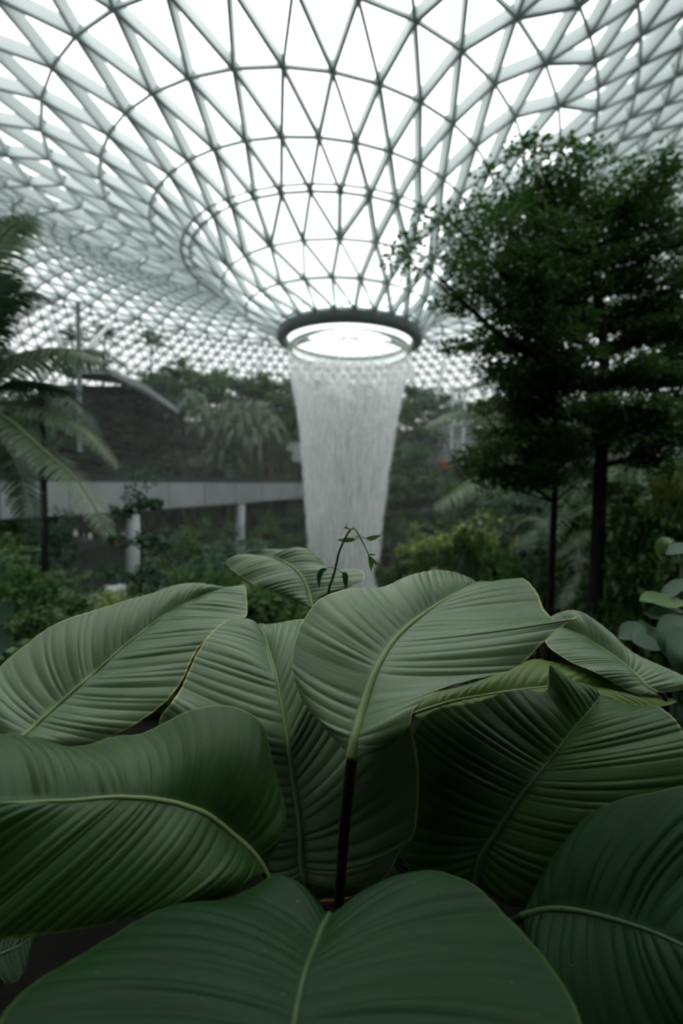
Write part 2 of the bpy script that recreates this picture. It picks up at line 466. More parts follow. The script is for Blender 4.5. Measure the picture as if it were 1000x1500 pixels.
# ------------------------------------------------------------------ ground: valley, terraces
def ground_z(x, y):
    dx, dy = x - AX[0], y - 40
    r = math.hypot(dx, dy)
    th = math.degrees(math.atan2(dx, -dy))          # 0 = towards the camera, + right
    far = max(0, min(1, (abs(th) - 55) / 35))      # 1 on the far side
    zn = float(np.interp(r, [0, 22, 27, 31, 34, 37, 38.4, 60], [-12, -12, -8.5, -5.2, -3.6, -2.4, -1.12, -1.12]))
    rp = r - 6.5 * math.exp(-((th + 80) / 20) ** 2)
    zf = float(np.interp(rp, [0, 24.0, 24.5, 29, 29.5, 36, 38.4, 48, 60], [-12, -12, -8, -7, -2.2, -.8, 5, 9.5, 9.5]))
    return zn * (1 - far) + zf * far


m = MB()
rs = [0, 8, 16, 20, 22, 24, 24.5, 27, 29, 29.5, 31, 34, 36, 36.6, 37, 38.4, 42, 48, 57.3]; nt_ = 96
V = [(AX[0] + r * math.sin(2 * math.pi * t / nt_), 40 - r * math.cos(2 * math.pi * t / nt_)) for r in rs for t in range(nt_)]
V = [(x, y, ground_z(x, y)) for x, y in V]
m.add(V, [(i * nt_ + j, i * nt_ + (j + 1) % nt_, (i + 1) * nt_ + (j + 1) % nt_, (i + 1) * nt_ + j) for i in range(len(rs) - 1) for j in range(nt_)])
g = m.build('ground', M['earth']); g['kind'] = 'structure'
m = MB(); m.lathe([(0.001, -11.9), (8.5, -11.9), (8.8, -11.7), (9.2, -11.7), (9.2, -12.05)], AX[0], 40, 64)
o = m.build('pool', M['pool']); tag(o, 'round pool of pale water where the fall lands', 'pool')
# plaza paths in the valley
m = MB()
m.lathe([(11, -11.97), (11, -11.9), (15.5, -11.9), (15.5, -11.97)], AX[0], 40, 64)
m.box((-27, 40, -11.97), (-9, 54, -11.89))
m.box((3, 50, -11.97), (22, 62, -11.89))
o = m.build('floor', M['paving']); o['kind'] = 'structure'
# planter bed under the foreground leaves
m = MB()
nx, ny = 40, 24
gx = np.linspace(-2.6, 2.6, nx); gy = np.linspace(-.6, 1.9, ny)
V = [(x, y, -1.06 + .02 * math.sin(9 * x + 3 * y) + .015 * math.sin(14 * y - 5 * x)) for y in gy for x in gx]
m.add(V, [(j * nx + i, j * nx + i + 1, (j + 1) * nx + i + 1, (j + 1) * nx + i) for j in range(ny - 1) for i in range(nx - 1)])
o = m.build('planting_soil', M['soil'], None, True); o['kind'] = 'structure'
# ------------------------------------------------------------------ splines
def crom(pts, n, at=None):
    """Catmull-Rom through pts, n samples by index parameter"""
    p = np.asarray(pts, float)
    k = len(p)
    q = np.vstack([2 * p[0] - p[1], p, 2 * p[-1] - p[-2]])
    t = (np.linspace(0, 1, n) if at is None else np.clip(at, 0, 1)) * (k - 1 - 1e-9)
    i = t.astype(int); f = (t - i)[:, None]
    a, b, c_, d_ = q[i], q[i + 1], q[i + 2], q[i + 3]
    return .5 * ((2 * b) + (-a + c_) * f + (2 * a - 5 * b + 4 * c_ - d_) * f ** 2 + (-a + 3 * b - 3 * c_ + d_) * f ** 3)


# ------------------------------------------------------------------ big ribbed leaves
def big_leaf(label, rows, mat='blade', rib='midrib', nv=30, amp=.0025, bulge=.03, back=.12, rr=(.007, .0016),
             stalk=None, stalk_r=.008, group='broad ribbed leaves in the foreground', rib_end=1.0, nm='broad_leaf', sw=(.25, .25)):
    """rows: base -> tip of ((x,y,d) left margin, (x,y,d) midrib, (x,y,d) right margin)"""
    Lp = np.array([P(*r[0]) for r in rows]); Mp = np.array([P(*r[1]) for r in rows]); Rp = np.array([P(*r[2]) for r in rows])
    nu, nvv = nv * 10 + 1, 15
    uu = np.linspace(0, 1, nu)
    Ls, Ms, Rs = crom(Lp, nu, uu + sw[0] * uu * (1 - uu)), crom(Mp, nu), crom(Rp, nu, uu + sw[1] * uu * (1 - uu))
    T = np.gradient(Ms, axis=0); T /= np.linalg.norm(T, axis=1)[:, None] + 1e-9
    base = Ms[0].copy()
    root = empty(nm, base, label, 'leaf', group)
    vs = np.concatenate([-np.linspace(1, 0, nvv) , np.linspace(0, 1, nvv)[1:]])
    u = np.linspace(0, 1, nu)
    # common up-ish normal
    Nn = np.cross(Rs - Ls, T); Nn *= np.sign(Nn[:, 2:3] + 1e-9)
    Nn /= np.linalg.norm(Nn, axis=1)[:, None] + 1e-9
    k = 21
    Nn = np.stack([np.convolve(np.pad(Nn[:, i], (k, k), 'edge'), np.ones(2 * k + 1) / (2 * k + 1), 'valid') for i in range(3)], 1)
    Nn /= np.linalg.norm(Nn, axis=1)[:, None] + 1e-9
    grid = np.zeros((nu, len(vs), 3))
    jit = rng.normal(0, .2, nv + 2); av = rng.uniform(.35, 1.35, (2, nv + 3))
    for j, v in enumerate(vs):
        E = Ls if v < 0 else Rs
        a = abs(v)
        W = np.linalg.norm(E - Ms, axis=1)[:, None]
        ctl = (Ms + E) / 2 - back * W * T + Nn * bulge * 2 * np.minimum(1, W / .12)
        p = (1 - a) ** 2 * Ms + 2 * a * (1 - a) * ctl + a * a * E
        ph = u * nv + (.35 if v < 0 else 0)
        ph = ph + np.interp(ph, np.arange(nv + 2), jit)
        h = np.abs(np.sin(math.pi * ph)) ** .75 - .55
        env = min(1, a / .12) * (1 - .45 * a ** 3) * np.minimum(1, W[:, 0] / .06) * np.minimum(1, 8 * np.minimum(u, 1 - u))
        h = h * np.interp(ph, np.arange(nv + 3) + .5, av[0 if v < 0 else 1])
        slow = .4 * np.sin(3.1 * u * nv * .37 + 4 * v)
        p = p + Nn * (amp * (h + slow * .5) * env)[:, None]
        grid[:, j] = p
    nc = len(vs)
    uvg = np.stack(np.meshgrid(u, vs, indexing='ij'), -1).reshape(-1, 2)
    mb = MB()
    fc = [(i * nc + j, i * nc + j + 1, (i + 1) * nc + j + 1, (i + 1) * nc + j) for i in range(nu - 1) for j in range(nc - 1)]
    mb.add(grid.reshape(-1, 3) - base, fc, uvg)
    mb.build('blade', M[mat], root, True)
    mb = MB()
    ne = int(nu * rib_end)
    sl = np.unique(np.linspace(0, ne - 1, 60).astype(int))
    w = np.linspace(1, 0, len(sl))
    rad = rr[1] + (rr[0] - rr[1]) * w ** 1.2
    mb.tube(Ms[sl] - base + Nn[sl] * (rad * .25)[:, None], rad, 8)
    mb.build('midrib', M[rib], root, True)
    if stalk:
        mb = MB()
        pts = [Ms[0] + (T[0] * .01)] + [np.array(s) if len(s) == 3 and s[2] < 0 and abs(s[0]) < 5 else P(*s) for s in stalk]
        pts = crom(pts, 16) - base
        mb.tube(pts, np.linspace(rr[0] * 1.05, stalk_r, 16), 10)
        mb.build('stalk', M['petiole'], root, True)
    return root


G = -1.0
# central leaf
big_leaf('large pale green ribbed leaf in the centre, on a dark upright stalk', [
    ((510, 1102, .82), (515, 1112, .82), (522, 1104, .815)),
    ((488, 1080, .86), (519, 1088, .83), (566, 1097, .80)),
    ((466, 1055, .90), (523, 1070, .845), (597, 1066, .80)),
    ((444, 1028, .94), (532, 1036, .88), (609, 1036, .82)),
    ((430, 992, .98), (547, 989, .93), (645, 1010, .85)),
    ((428, 965, 1.01), (557, 969, .96), (690, 996, .87)),
    ((433, 935, 1.04), (567, 952, .99), (735, 986, .90)),
    ((446, 906, 1.07), (580, 935, 1.02), (764, 973, .92)),
    ((467, 879, 1.10), (596, 919, 1.05), (796, 940, .95)),
    ((498, 865, 1.13), (612, 906, 1.08), (826, 916, .98)),
    ((530, 861, 1.16), (627, 895, 1.11), (844, 904, 1.0)),
    ((560, 860, 1.18), (642, 885, 1.14), (815, 907, 1.07)),
    ((594, 845, 1.21), (658, 875, 1.17), (797, 893, 1.13)),
    ((620, 838, 1.24), (672, 867, 1.20), (786, 868, 1.18)),
    ((644, 835, 1.27), (684, 861, 1.23), (765, 847, 1.23)),
    ((668, 839, 1.29), (693, 857, 1.27), (735, 853, 1.27)),
    ((686, 846, 1.31), (698, 855, 1.30), (710, 856, 1.30)),
    ((699, 854, 1.32), (700, 855, 1.32), (701, 855, 1.32))],
    sw=(.6, .7), nv=34, amp=.0034, bulge=.018, back=.16, rr=(.0105, .002), stalk=[(511, 1150, .83), (503, 1230, .87), (497, 1320, .93), (495, 1372, .99)], stalk_r=.0115)
# middle upright leaf
big_leaf('tall leaf facing the camera behind the central stalk, lower half in shadow', [
    ((447, 1316, .985), (451, 1320, .985), (456, 1318, .985)),
    ((400, 1300, 1.0), (447, 1290, .985), (520, 1312, .975)),
    ((365, 1270, 1.02), (442, 1267, .99), (562, 1288, .97)),
    ((335, 1235, 1.03), (441, 1240, .995), (588, 1244, .97)),
    ((300, 1190, 1.04), (440, 1214, 1.0), (606, 1222, .975)),
    ((270, 1140, 1.05), (436, 1183, 1.01), (612, 1180, .98)),
    ((240, 1095, 1.06), (431, 1153, 1.02), (613, 1126, .99)),
    ((233, 1056, 1.07), (426, 1120, 1.03), (602, 1066, 1.0)),
    ((250, 1030, 1.08), (422, 1091, 1.04), (580, 1030, 1.03)),
    ((264, 1010, 1.118), (416, 1054, 1.078), (560, 1000, 1.088)),
    ((276, 984, 1.156), (409, 1016, 1.126), (530, 970, 1.146)),
    ((288, 959, 1.194), (404, 990, 1.164), (510, 945, 1.194)),
    ((300, 938, 1.232), (398, 968, 1.212), (490, 925, 1.242)),
    ((312, 925, 1.270), (392, 945, 1.260), (466, 909, 1.280)),
    ((330, 911, 1.308), (385, 925, 1.303), (440, 907, 1.318)),
    ((352, 907, 1.346), (379, 917, 1.346), (405, 913, 1.351)),
    ((375, 914, 1.384), (376, 915, 1.384), (377, 915, 1.384))],
    sw=(.1, .95), nv=34, amp=.0036, bulge=.02, back=.10, rr=(.008, .0018), stalk=[(455, 1335, .99), (457, 1350, 1.0)])
# lower left leaf that folds over on its right
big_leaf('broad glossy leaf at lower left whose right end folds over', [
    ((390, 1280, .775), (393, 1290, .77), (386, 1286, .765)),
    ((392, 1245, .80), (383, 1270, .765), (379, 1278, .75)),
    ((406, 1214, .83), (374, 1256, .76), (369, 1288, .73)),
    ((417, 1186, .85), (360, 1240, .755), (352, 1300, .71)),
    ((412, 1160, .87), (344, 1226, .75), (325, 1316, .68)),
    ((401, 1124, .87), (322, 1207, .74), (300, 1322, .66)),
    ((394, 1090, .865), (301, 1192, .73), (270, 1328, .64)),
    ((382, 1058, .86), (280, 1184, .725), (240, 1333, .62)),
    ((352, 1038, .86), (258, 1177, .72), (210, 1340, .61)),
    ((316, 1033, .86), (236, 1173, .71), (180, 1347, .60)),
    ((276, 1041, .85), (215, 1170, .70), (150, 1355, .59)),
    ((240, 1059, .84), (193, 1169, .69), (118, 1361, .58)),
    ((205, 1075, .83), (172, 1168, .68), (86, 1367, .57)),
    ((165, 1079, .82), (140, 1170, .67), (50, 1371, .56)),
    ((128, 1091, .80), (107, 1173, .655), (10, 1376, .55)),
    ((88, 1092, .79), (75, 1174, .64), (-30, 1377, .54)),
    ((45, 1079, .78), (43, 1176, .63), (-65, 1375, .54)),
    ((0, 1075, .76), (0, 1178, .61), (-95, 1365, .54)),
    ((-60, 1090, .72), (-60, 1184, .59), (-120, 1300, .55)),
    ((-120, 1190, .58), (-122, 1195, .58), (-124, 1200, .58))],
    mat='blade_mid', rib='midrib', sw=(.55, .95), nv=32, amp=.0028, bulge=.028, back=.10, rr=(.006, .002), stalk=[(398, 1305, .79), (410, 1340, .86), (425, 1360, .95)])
# left middle leaf
big_leaf('long pale leaf at middle left with a straight diagonal midrib', [
    ((20, 1096, 1.079), (28, 1086, 1.085), (42, 1096, 1.073)),
    ((-14, 1070, 1.114), (38, 1076, 1.102), (80, 1100, 1.073)),
    ((-28, 1030, 1.160), (50, 1065, 1.125), (126, 1093, 1.079)),
    ((-16, 998, 1.206), (63, 1053, 1.143), (160, 1080, 1.090)),
    ((0, 977, 1.253), (82, 1036, 1.172), (194, 1063, 1.102)),
    ((26, 954, 1.288), (101, 1019, 1.195), (226, 1042, 1.125)),
    ((63, 925, 1.334), (120, 1002, 1.218), (250, 1020, 1.148)),
    ((95, 908, 1.357), (139, 986, 1.253), (268, 994, 1.183)),
    ((125, 898, 1.380), (160, 967, 1.276), (279, 970, 1.218)),
    ((152, 890, 1.404), (181, 948, 1.311), (290, 950, 1.253)),
    ((180, 881, 1.427), (200, 933, 1.334), (304, 934, 1.276)),
    ((205, 874, 1.450), (218, 919, 1.369), (318, 920, 1.311)),
    ((226, 868, 1.473), (235, 906, 1.392), (334, 909, 1.346)),
    ((244, 861, 1.496), (252, 895, 1.427), (352, 906, 1.380)),
    ((266, 855, 1.508), (270, 885, 1.450), (361, 902, 1.415)),
    ((288, 854, 1.520), (286, 877, 1.485), (362, 886, 1.462)),
    ((312, 857, 1.531), (303, 870, 1.508), (361, 872, 1.496)),
    ((335, 860, 1.543), (330, 863, 1.531), (360, 862, 1.531)),
    ((356, 857, 1.554), (357, 857, 1.554), (358, 857, 1.554))],
    sw=(.4, .2), nv=34, amp=.0034, bulge=.016, back=.10, rr=(.0075, .0018), stalk=[(10, 1105, 1.08), (30, 1180, 1.08), (90, 1280, 1.07)])
# small rear leaf
big_leaf('small pale leaf at the back, in front of the foot of the waterfall', [
    ((455, 890, 1.62), (458, 892, 1.62), (462, 890, 1.62)),
    ((440, 885, 1.63), (456, 882, 1.64), (480, 874, 1.62)),
    ((426, 878, 1.64), (453, 870, 1.67), (503, 864, 1.62)),
    ((413, 872, 1.65), (449, 860, 1.69), (520, 856, 1.63)),
    ((400, 866, 1.66), (445, 850, 1.71), (533, 850, 1.65)),
    ((386, 861, 1.67), (439, 842, 1.73), (532, 838, 1.70)),
    ((374, 857, 1.68), (432, 834, 1.75), (518, 833, 1.75)),
    ((364, 852, 1.70), (423, 828, 1.77), (502, 837, 1.79)),
    ((356, 847, 1.71), (413, 822, 1.79), (481, 831, 1.82)),
    ((349, 842, 1.72), (402, 818, 1.80), (466, 816, 1.84)),
    ((342, 836, 1.74), (390, 815, 1.82), (447, 803, 1.86)),
    ((337, 832, 1.76), (376, 813, 1.83), (428, 808, 1.87)),
    ((333, 828, 1.77), (360, 812, 1.83), (402, 807, 1.87)),
    ((331, 826, 1.78), (344, 815, 1.82), (362, 809, 1.84)),
    ((330, 825, 1.79), (332, 823, 1.79), (337, 813, 1.80))],
    nv=26, amp=.0038, bulge=.02, back=.10, rr=(.009, .002), stalk=[(460, 910, 1.6), (462, 960, 1.58), (466, 1120, 1.55)])
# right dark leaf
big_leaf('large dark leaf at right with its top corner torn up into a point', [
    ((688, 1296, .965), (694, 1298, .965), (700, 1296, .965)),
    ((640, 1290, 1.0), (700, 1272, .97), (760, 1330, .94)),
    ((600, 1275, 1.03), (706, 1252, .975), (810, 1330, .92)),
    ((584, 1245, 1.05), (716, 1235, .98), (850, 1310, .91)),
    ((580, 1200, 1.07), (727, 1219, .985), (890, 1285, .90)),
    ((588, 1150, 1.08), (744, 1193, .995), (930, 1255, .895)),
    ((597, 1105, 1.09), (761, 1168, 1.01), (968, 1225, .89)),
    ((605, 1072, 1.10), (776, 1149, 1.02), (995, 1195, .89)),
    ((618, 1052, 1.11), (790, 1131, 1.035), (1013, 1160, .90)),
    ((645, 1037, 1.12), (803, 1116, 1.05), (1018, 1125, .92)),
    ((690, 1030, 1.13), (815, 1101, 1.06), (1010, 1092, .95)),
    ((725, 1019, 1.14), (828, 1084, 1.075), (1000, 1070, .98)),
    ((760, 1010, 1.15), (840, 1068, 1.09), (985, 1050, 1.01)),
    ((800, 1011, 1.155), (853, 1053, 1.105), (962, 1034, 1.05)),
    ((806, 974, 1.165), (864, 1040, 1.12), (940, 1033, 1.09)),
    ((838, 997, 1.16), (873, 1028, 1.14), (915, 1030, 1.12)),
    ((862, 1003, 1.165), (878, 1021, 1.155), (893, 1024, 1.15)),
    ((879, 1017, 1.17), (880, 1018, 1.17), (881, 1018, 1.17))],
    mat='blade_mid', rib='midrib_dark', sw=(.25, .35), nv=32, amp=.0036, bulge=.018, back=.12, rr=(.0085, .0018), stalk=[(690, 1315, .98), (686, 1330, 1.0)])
# lower right leaf
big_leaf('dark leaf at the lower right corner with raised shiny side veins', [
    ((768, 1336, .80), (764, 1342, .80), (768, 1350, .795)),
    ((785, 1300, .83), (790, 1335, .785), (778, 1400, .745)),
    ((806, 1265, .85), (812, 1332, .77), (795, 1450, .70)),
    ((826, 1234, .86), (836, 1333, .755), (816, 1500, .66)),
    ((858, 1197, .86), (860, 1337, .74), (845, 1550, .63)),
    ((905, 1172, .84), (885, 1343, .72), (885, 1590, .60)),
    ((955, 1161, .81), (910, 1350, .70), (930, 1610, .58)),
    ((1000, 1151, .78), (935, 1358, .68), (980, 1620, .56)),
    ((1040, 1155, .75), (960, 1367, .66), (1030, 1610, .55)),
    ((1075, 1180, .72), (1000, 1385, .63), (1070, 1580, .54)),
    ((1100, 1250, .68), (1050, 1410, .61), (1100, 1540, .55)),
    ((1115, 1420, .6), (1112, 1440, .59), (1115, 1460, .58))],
    mat='blade_shaded', rib='midrib_dark', sw=(.95, .6), nv=17, amp=.0042, bulge=.018, back=.10, rr=(.006, .002), stalk=[(752, 1350, .82), (735, 1360, .93)])
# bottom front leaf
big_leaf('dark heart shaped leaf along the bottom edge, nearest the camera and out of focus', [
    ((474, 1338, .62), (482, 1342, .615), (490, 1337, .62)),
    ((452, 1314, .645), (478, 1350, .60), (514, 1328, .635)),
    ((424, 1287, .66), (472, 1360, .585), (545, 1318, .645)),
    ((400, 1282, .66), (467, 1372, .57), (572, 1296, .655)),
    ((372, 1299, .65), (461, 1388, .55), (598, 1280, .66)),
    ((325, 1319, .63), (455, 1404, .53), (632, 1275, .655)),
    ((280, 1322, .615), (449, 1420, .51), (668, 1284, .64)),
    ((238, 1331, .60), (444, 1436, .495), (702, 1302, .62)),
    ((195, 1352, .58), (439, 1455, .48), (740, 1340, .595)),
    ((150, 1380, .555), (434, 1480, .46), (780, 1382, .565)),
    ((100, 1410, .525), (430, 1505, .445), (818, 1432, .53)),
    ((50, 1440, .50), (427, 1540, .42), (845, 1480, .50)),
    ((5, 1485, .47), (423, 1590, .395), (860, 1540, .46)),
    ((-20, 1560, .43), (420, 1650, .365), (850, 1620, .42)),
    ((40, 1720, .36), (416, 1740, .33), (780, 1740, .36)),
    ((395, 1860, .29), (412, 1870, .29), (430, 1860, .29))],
    mat='blade_shaded', rib='midrib_dark', sw=(.6, .6), nv=18, amp=.0026, bulge=.014, back=.05, rr=(.005, .003), stalk=[(484, 1350, .66), (480, 1345, .8), (470, 1345, .98)])
# right background leaf 1
big_leaf('olive leaf at right behind the tip of the central leaf, midrib running down right', [
    ((1003, 1010, 1.26), (965, 1016, 1.25), (955, 1022, 1.24)),
    ((1010, 996, 1.28), (949, 1008, 1.26), (935, 1018, 1.23)),
    ((990, 985, 1.31), (939, 997, 1.28), (912, 1008, 1.24)),
    ((965, 974, 1.34), (930, 988, 1.30), (890, 995, 1.25)),
    ((935, 960, 1.37), (920, 979, 1.32), (872, 985, 1.26)),
    ((912, 944, 1.40), (911, 971, 1.34), (855, 978, 1.28)),
    ((898, 930, 1.42), (901, 963, 1.36), (840, 972, 1.30)),
    ((882, 916, 1.45), (887, 953, 1.39), (826, 964, 1.32)),
    ((866, 905, 1.47), (872, 944, 1.42), (812, 955, 1.34)),
    ((850, 896, 1.50), (858, 935, 1.44), (802, 946, 1.37)),
    ((835, 894, 1.52), (845, 928, 1.47), (797, 937, 1.40)),
    ((818, 898, 1.52), (828, 921, 1.49), (796, 928, 1.44)),
    ((802, 906, 1.5), (808, 914, 1.5), (798, 920, 1.47)),
    ((797, 914, 1.49), (798, 916, 1.49), (798, 918, 1.48))],
    sw=(.3, .3), nv=28, amp=.0036, bulge=.016, back=.12, rr=(.0055, .0016), stalk=[(975, 1030, 1.24), (980, 1150, 1.24), (975, 1230, 1.22)])
# yellow-green leaf
big_leaf('bright yellow green leaf at right, lying flat with a browned tip', [
    ((606, 1042, 1.19), (604, 1046, 1.19), (608, 1050, 1.18)),
    ((630, 1017, 1.24), (634, 1036, 1.20), (640, 1062, 1.16)),
    ((664, 1008, 1.26), (660, 1028, 1.21), (672, 1062, 1.16)),
    ((700, 998, 1.28), (690, 1022, 1.22), (712, 1056, 1.17)),
    ((728, 987, 1.30), (720, 1017, 1.23), (752, 1052, 1.175)),
    ((754, 976, 1.32), (752, 1012, 1.24), (792, 1048, 1.18)),
    ((782, 966, 1.34), (785, 1008, 1.25), (830, 1046, 1.185)),
    ((812, 970, 1.34), (820, 1005, 1.26), (868, 1042, 1.19)),
    ((852, 978, 1.33), (858, 1005, 1.265), (905, 1042, 1.195)),
    ((898, 989, 1.31), (895, 1010, 1.265), (935, 1039, 1.20)),
    ((930, 1003, 1.29), (930, 1017, 1.26), (958, 1036, 1.21)),
    ((960, 1017, 1.27), (962, 1022, 1.255), (978, 1033, 1.225)),
    ((988, 1024, 1.25), (990, 1026, 1.25), (992, 1028, 1.245))],
    mat='blade_lime', sw=(.4, .4), nv=26, amp=.003, bulge=.014, back=.14, rr=(.005, .0015), stalk=[(596, 1060, 1.18), (590, 1150, 1.15), (600, 1240, 1.13)])
# leaves low in the bed
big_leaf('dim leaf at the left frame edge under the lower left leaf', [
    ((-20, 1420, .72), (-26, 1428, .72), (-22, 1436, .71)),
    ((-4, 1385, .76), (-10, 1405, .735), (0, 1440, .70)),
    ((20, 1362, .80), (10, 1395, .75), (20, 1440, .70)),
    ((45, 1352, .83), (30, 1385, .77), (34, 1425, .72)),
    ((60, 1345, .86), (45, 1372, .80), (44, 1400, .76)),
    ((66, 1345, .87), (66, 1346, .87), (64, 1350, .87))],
    mat='blade_shaded', rib='midrib_dark', nv=12, amp=.003, bulge=.01, rr=(.004, .0012), stalk=[(-40, 1440, .74), (-50, 1440, .8)])
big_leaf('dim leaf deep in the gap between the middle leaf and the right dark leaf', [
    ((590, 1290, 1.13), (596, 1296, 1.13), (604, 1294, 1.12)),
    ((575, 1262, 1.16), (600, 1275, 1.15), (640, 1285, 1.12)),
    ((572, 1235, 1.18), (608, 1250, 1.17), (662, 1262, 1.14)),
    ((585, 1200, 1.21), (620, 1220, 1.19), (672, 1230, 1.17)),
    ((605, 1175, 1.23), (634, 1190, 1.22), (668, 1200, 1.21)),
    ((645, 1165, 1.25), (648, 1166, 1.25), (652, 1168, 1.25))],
    mat='blade_shaded', rib='midrib_dark', nv=14, amp=.004, bulge=.02, rr=(.005, .0015), stalk=[(592, 1308, 1.12), (590, 1318, 1.12)])

# dried flower bracts on the soil
fl = empty('dried_flower', P(505, 1316, 1.03), 'dry yellow flower bracts fallen on the soil at the foot of the central stalk', 'dried flower')
m = MB()
b0 = P(505, 1316, 1.03)
for i in range(26):
    px, py = rng.uniform(468, 545), rng.uniform(1303, 1322)
    c0 = P(px, py, 1.03 + rng.uniform(-.01, .03)) - b0
    a = rng.uniform(-.6, .6) + (math.pi if rng.random() < .5 else 0); L_ = rng.uniform(.02, .045)
    ax = np.array([math.cos(a), math.sin(a), rng.uniform(-.1, .3)]); sd = np.array([-math.sin(a), math.cos(a), .2]) * L_ * .28
    up = np.array([0, 0, .006])
    m.add([c0, c0 + ax * L_ * .4 + sd + up, c0 + ax * L_, c0 + ax * L_ * .4 - sd + up, c0 + ax * L_ * .45 - up], [(0, 1, 4), (1, 2, 4), (2, 3, 4), (3, 0, 4)])
m.build('bract', M['dry'], fl)

# ------------------------------------------------------------------ twining sprig
vine = empty('vine_sprig', P(481, 872, 1.4), 'thin green vine sprig bending over in front of the waterfall', 'sprig')
vb = P(481, 872, 1.4)
DV = 1.4
st = crom([P(472, 1010, 1.42), P(476, 930, 1.41)] + [P(x, y, DV) for x, y in ((481, 868), (487, 847), (491, 833), (495.5, 812), (502, 795.5), (508.5, 782.5), (513.7, 776))], 40) - vb
m = MB(); m.tube(st, np.linspace(.0045, .0028, 40), 8); m.build('stem', M['vine'], vine, True)
st2 = crom([P(x, y, DV) for x, y in ((513.7, 776), (517, 773.6), (521.5, 776.7), (528, 788), (534.5, 801), (539, 811), (541, 817))], 30) - vb
m = MB(); m.tube(st2, np.linspace(.0032, .0018, 30), 8); m.build('young_shoot', M['vine_young'], vine, True)


def small_leaf(pts, w, parent, mat, off, name='leaf', nrm=None, seg=8):
    """little leaf along a polyline (base..tip) of given half width"""
    p = crom(pts, seg * 2 + 1)
    t = np.gradient(p, axis=0); t /= np.linalg.norm(t, axis=1)[:, None]
    n = np.array(nrm if nrm is not None else (0, -.6, .8), float)
    s = np.cross(t, n); s /= np.linalg.norm(s, axis=1)[:, None]
    u = np.linspace(0, 1, len(p))
    ww = (w * np.sin(math.pi * np.clip(u, 0, 1) ** .75) ** .9 + w * .03)[:, None]
    rise = n / np.linalg.norm(n) * ww * .25
    V = np.concatenate([p + s * ww + rise, p, p - s * ww + rise]) - off
    k = len(p)
    f = [(i, i + 1, k + i + 1, k + i) for i in range(k - 1)] + [(k + i, k + i + 1, 2 * k + i + 1, 2 * k + i) for i in range(k - 1)]
    mb = MB(); mb.add(V, f)
    return mb.build(name, M[mat], parent, True)


vn = (0, -.9, .35)
for pts, w in ((((521, 790), (512, 791), (502, 791.5), (493, 790.5)), .0075), (((536, 788.5), (543, 789), (551, 786.5), (558, 784)), .0075),
               (((539.5, 812), (542, 822), (543, 831), (543.5, 838)), .0055), (((541, 815), (546, 821), (551, 826), (556, 828)), .005),
               (((539, 812), (544, 812.5), (548, 812.7), (551, 812.4)), .003), (((541, 816), (544.5, 822), (546, 828), (546.5, 832)), .003),
               (((513, 776), (508.5, 773.5), (505, 773), (502, 775)), .003), (((508, 774), (507, 771), (507.5, 768), (508, 766)), .0015),
               (((526, 783), (524, 785.5), (521, 786.5), (519, 786)), .002)):
    small_leaf([P(x, y, DV) for x, y in pts], w, vine, 'vine_leaf', vb, nrm=vn)
for pts, w in ((((479, 832.5), (470, 838), (467, 849), (467.5, 862)), .008), (((501, 839), (505, 843), (506, 853), (506.5, 864)), .009)):
    small_leaf([P(x, y, DV) for x, y in pts], w, vine, 'frond_dark', vb, nrm=vn)
for a, b in (((491, 833), (479, 832)), ((491, 833), (501, 839)), ((527.5, 788), (521, 790)), ((528, 788), (536, 788.5)), ((513, 776), (509, 774)), ((524, 781), (526, 784))):
    m = MB(); m.tube(np.array([P(*a, DV), (P(*a, DV) + P(*b, DV)) / 2 + np.array([0, 0, .002]), P(*b, DV)]) - vb, .0013, 6)
    m.build('leaf_stalk', M['vine'], vine, True)


# ------------------------------------------------------------------ foliage generators
def leaf_quads(pos, axis, size, wr=.45, fold=.12, up=None, r=rng):
    n = len(pos)
    axis = axis / (np.linalg.norm(axis, axis=1)[:, None] + 1e-9)
    nn = r.normal(0, .45, (n, 3)) + np.array([0, 0, 1.0])
    s = np.cross(axis, nn); s /= np.linalg.norm(s, axis=1)[:, None] + 1e-9
    nn = np.cross(s, axis)
    L_ = size[:, None]
    V = np.stack([pos, pos + axis * L_ * .48 + s * L_ * wr + nn * L_ * fold, pos + axis * L_ - nn * L_ * fold, pos + axis * L_ * .48 - s * L_ * wr + nn * L_ * fold], 1)
    return V


def sprays(centers, rad, flat, n_each, size, r, outdir=None, wr=.45, mb=None, droop=-.15):
    """clusters of leaves around centres (K,3)"""
    K = len(centers)
    c = np.repeat(centers, n_each, axis=0)
    n = len(c)
    off = r.normal(0, 1, (n, 3)); off /= np.linalg.norm(off, axis=1)[:, None]
    off *= r.uniform(.15, 1, n)[:, None] ** .6
    rd = np.repeat(rad if np.ndim(rad) else np.full(K, rad), n_each)[:, None]
    off = off * rd * np.array([1, 1, flat])
    ax = off / rd + r.normal(0, .5, (n, 3)) + np.array([0, 0, droop])
    if outdir is not None:
        ax += np.repeat(outdir, n_each, axis=0) * .6
    V = leaf_quads(c + off, ax, size * r.uniform(.65, 1.25, n), wr, r=r)
    mb.quads(V)


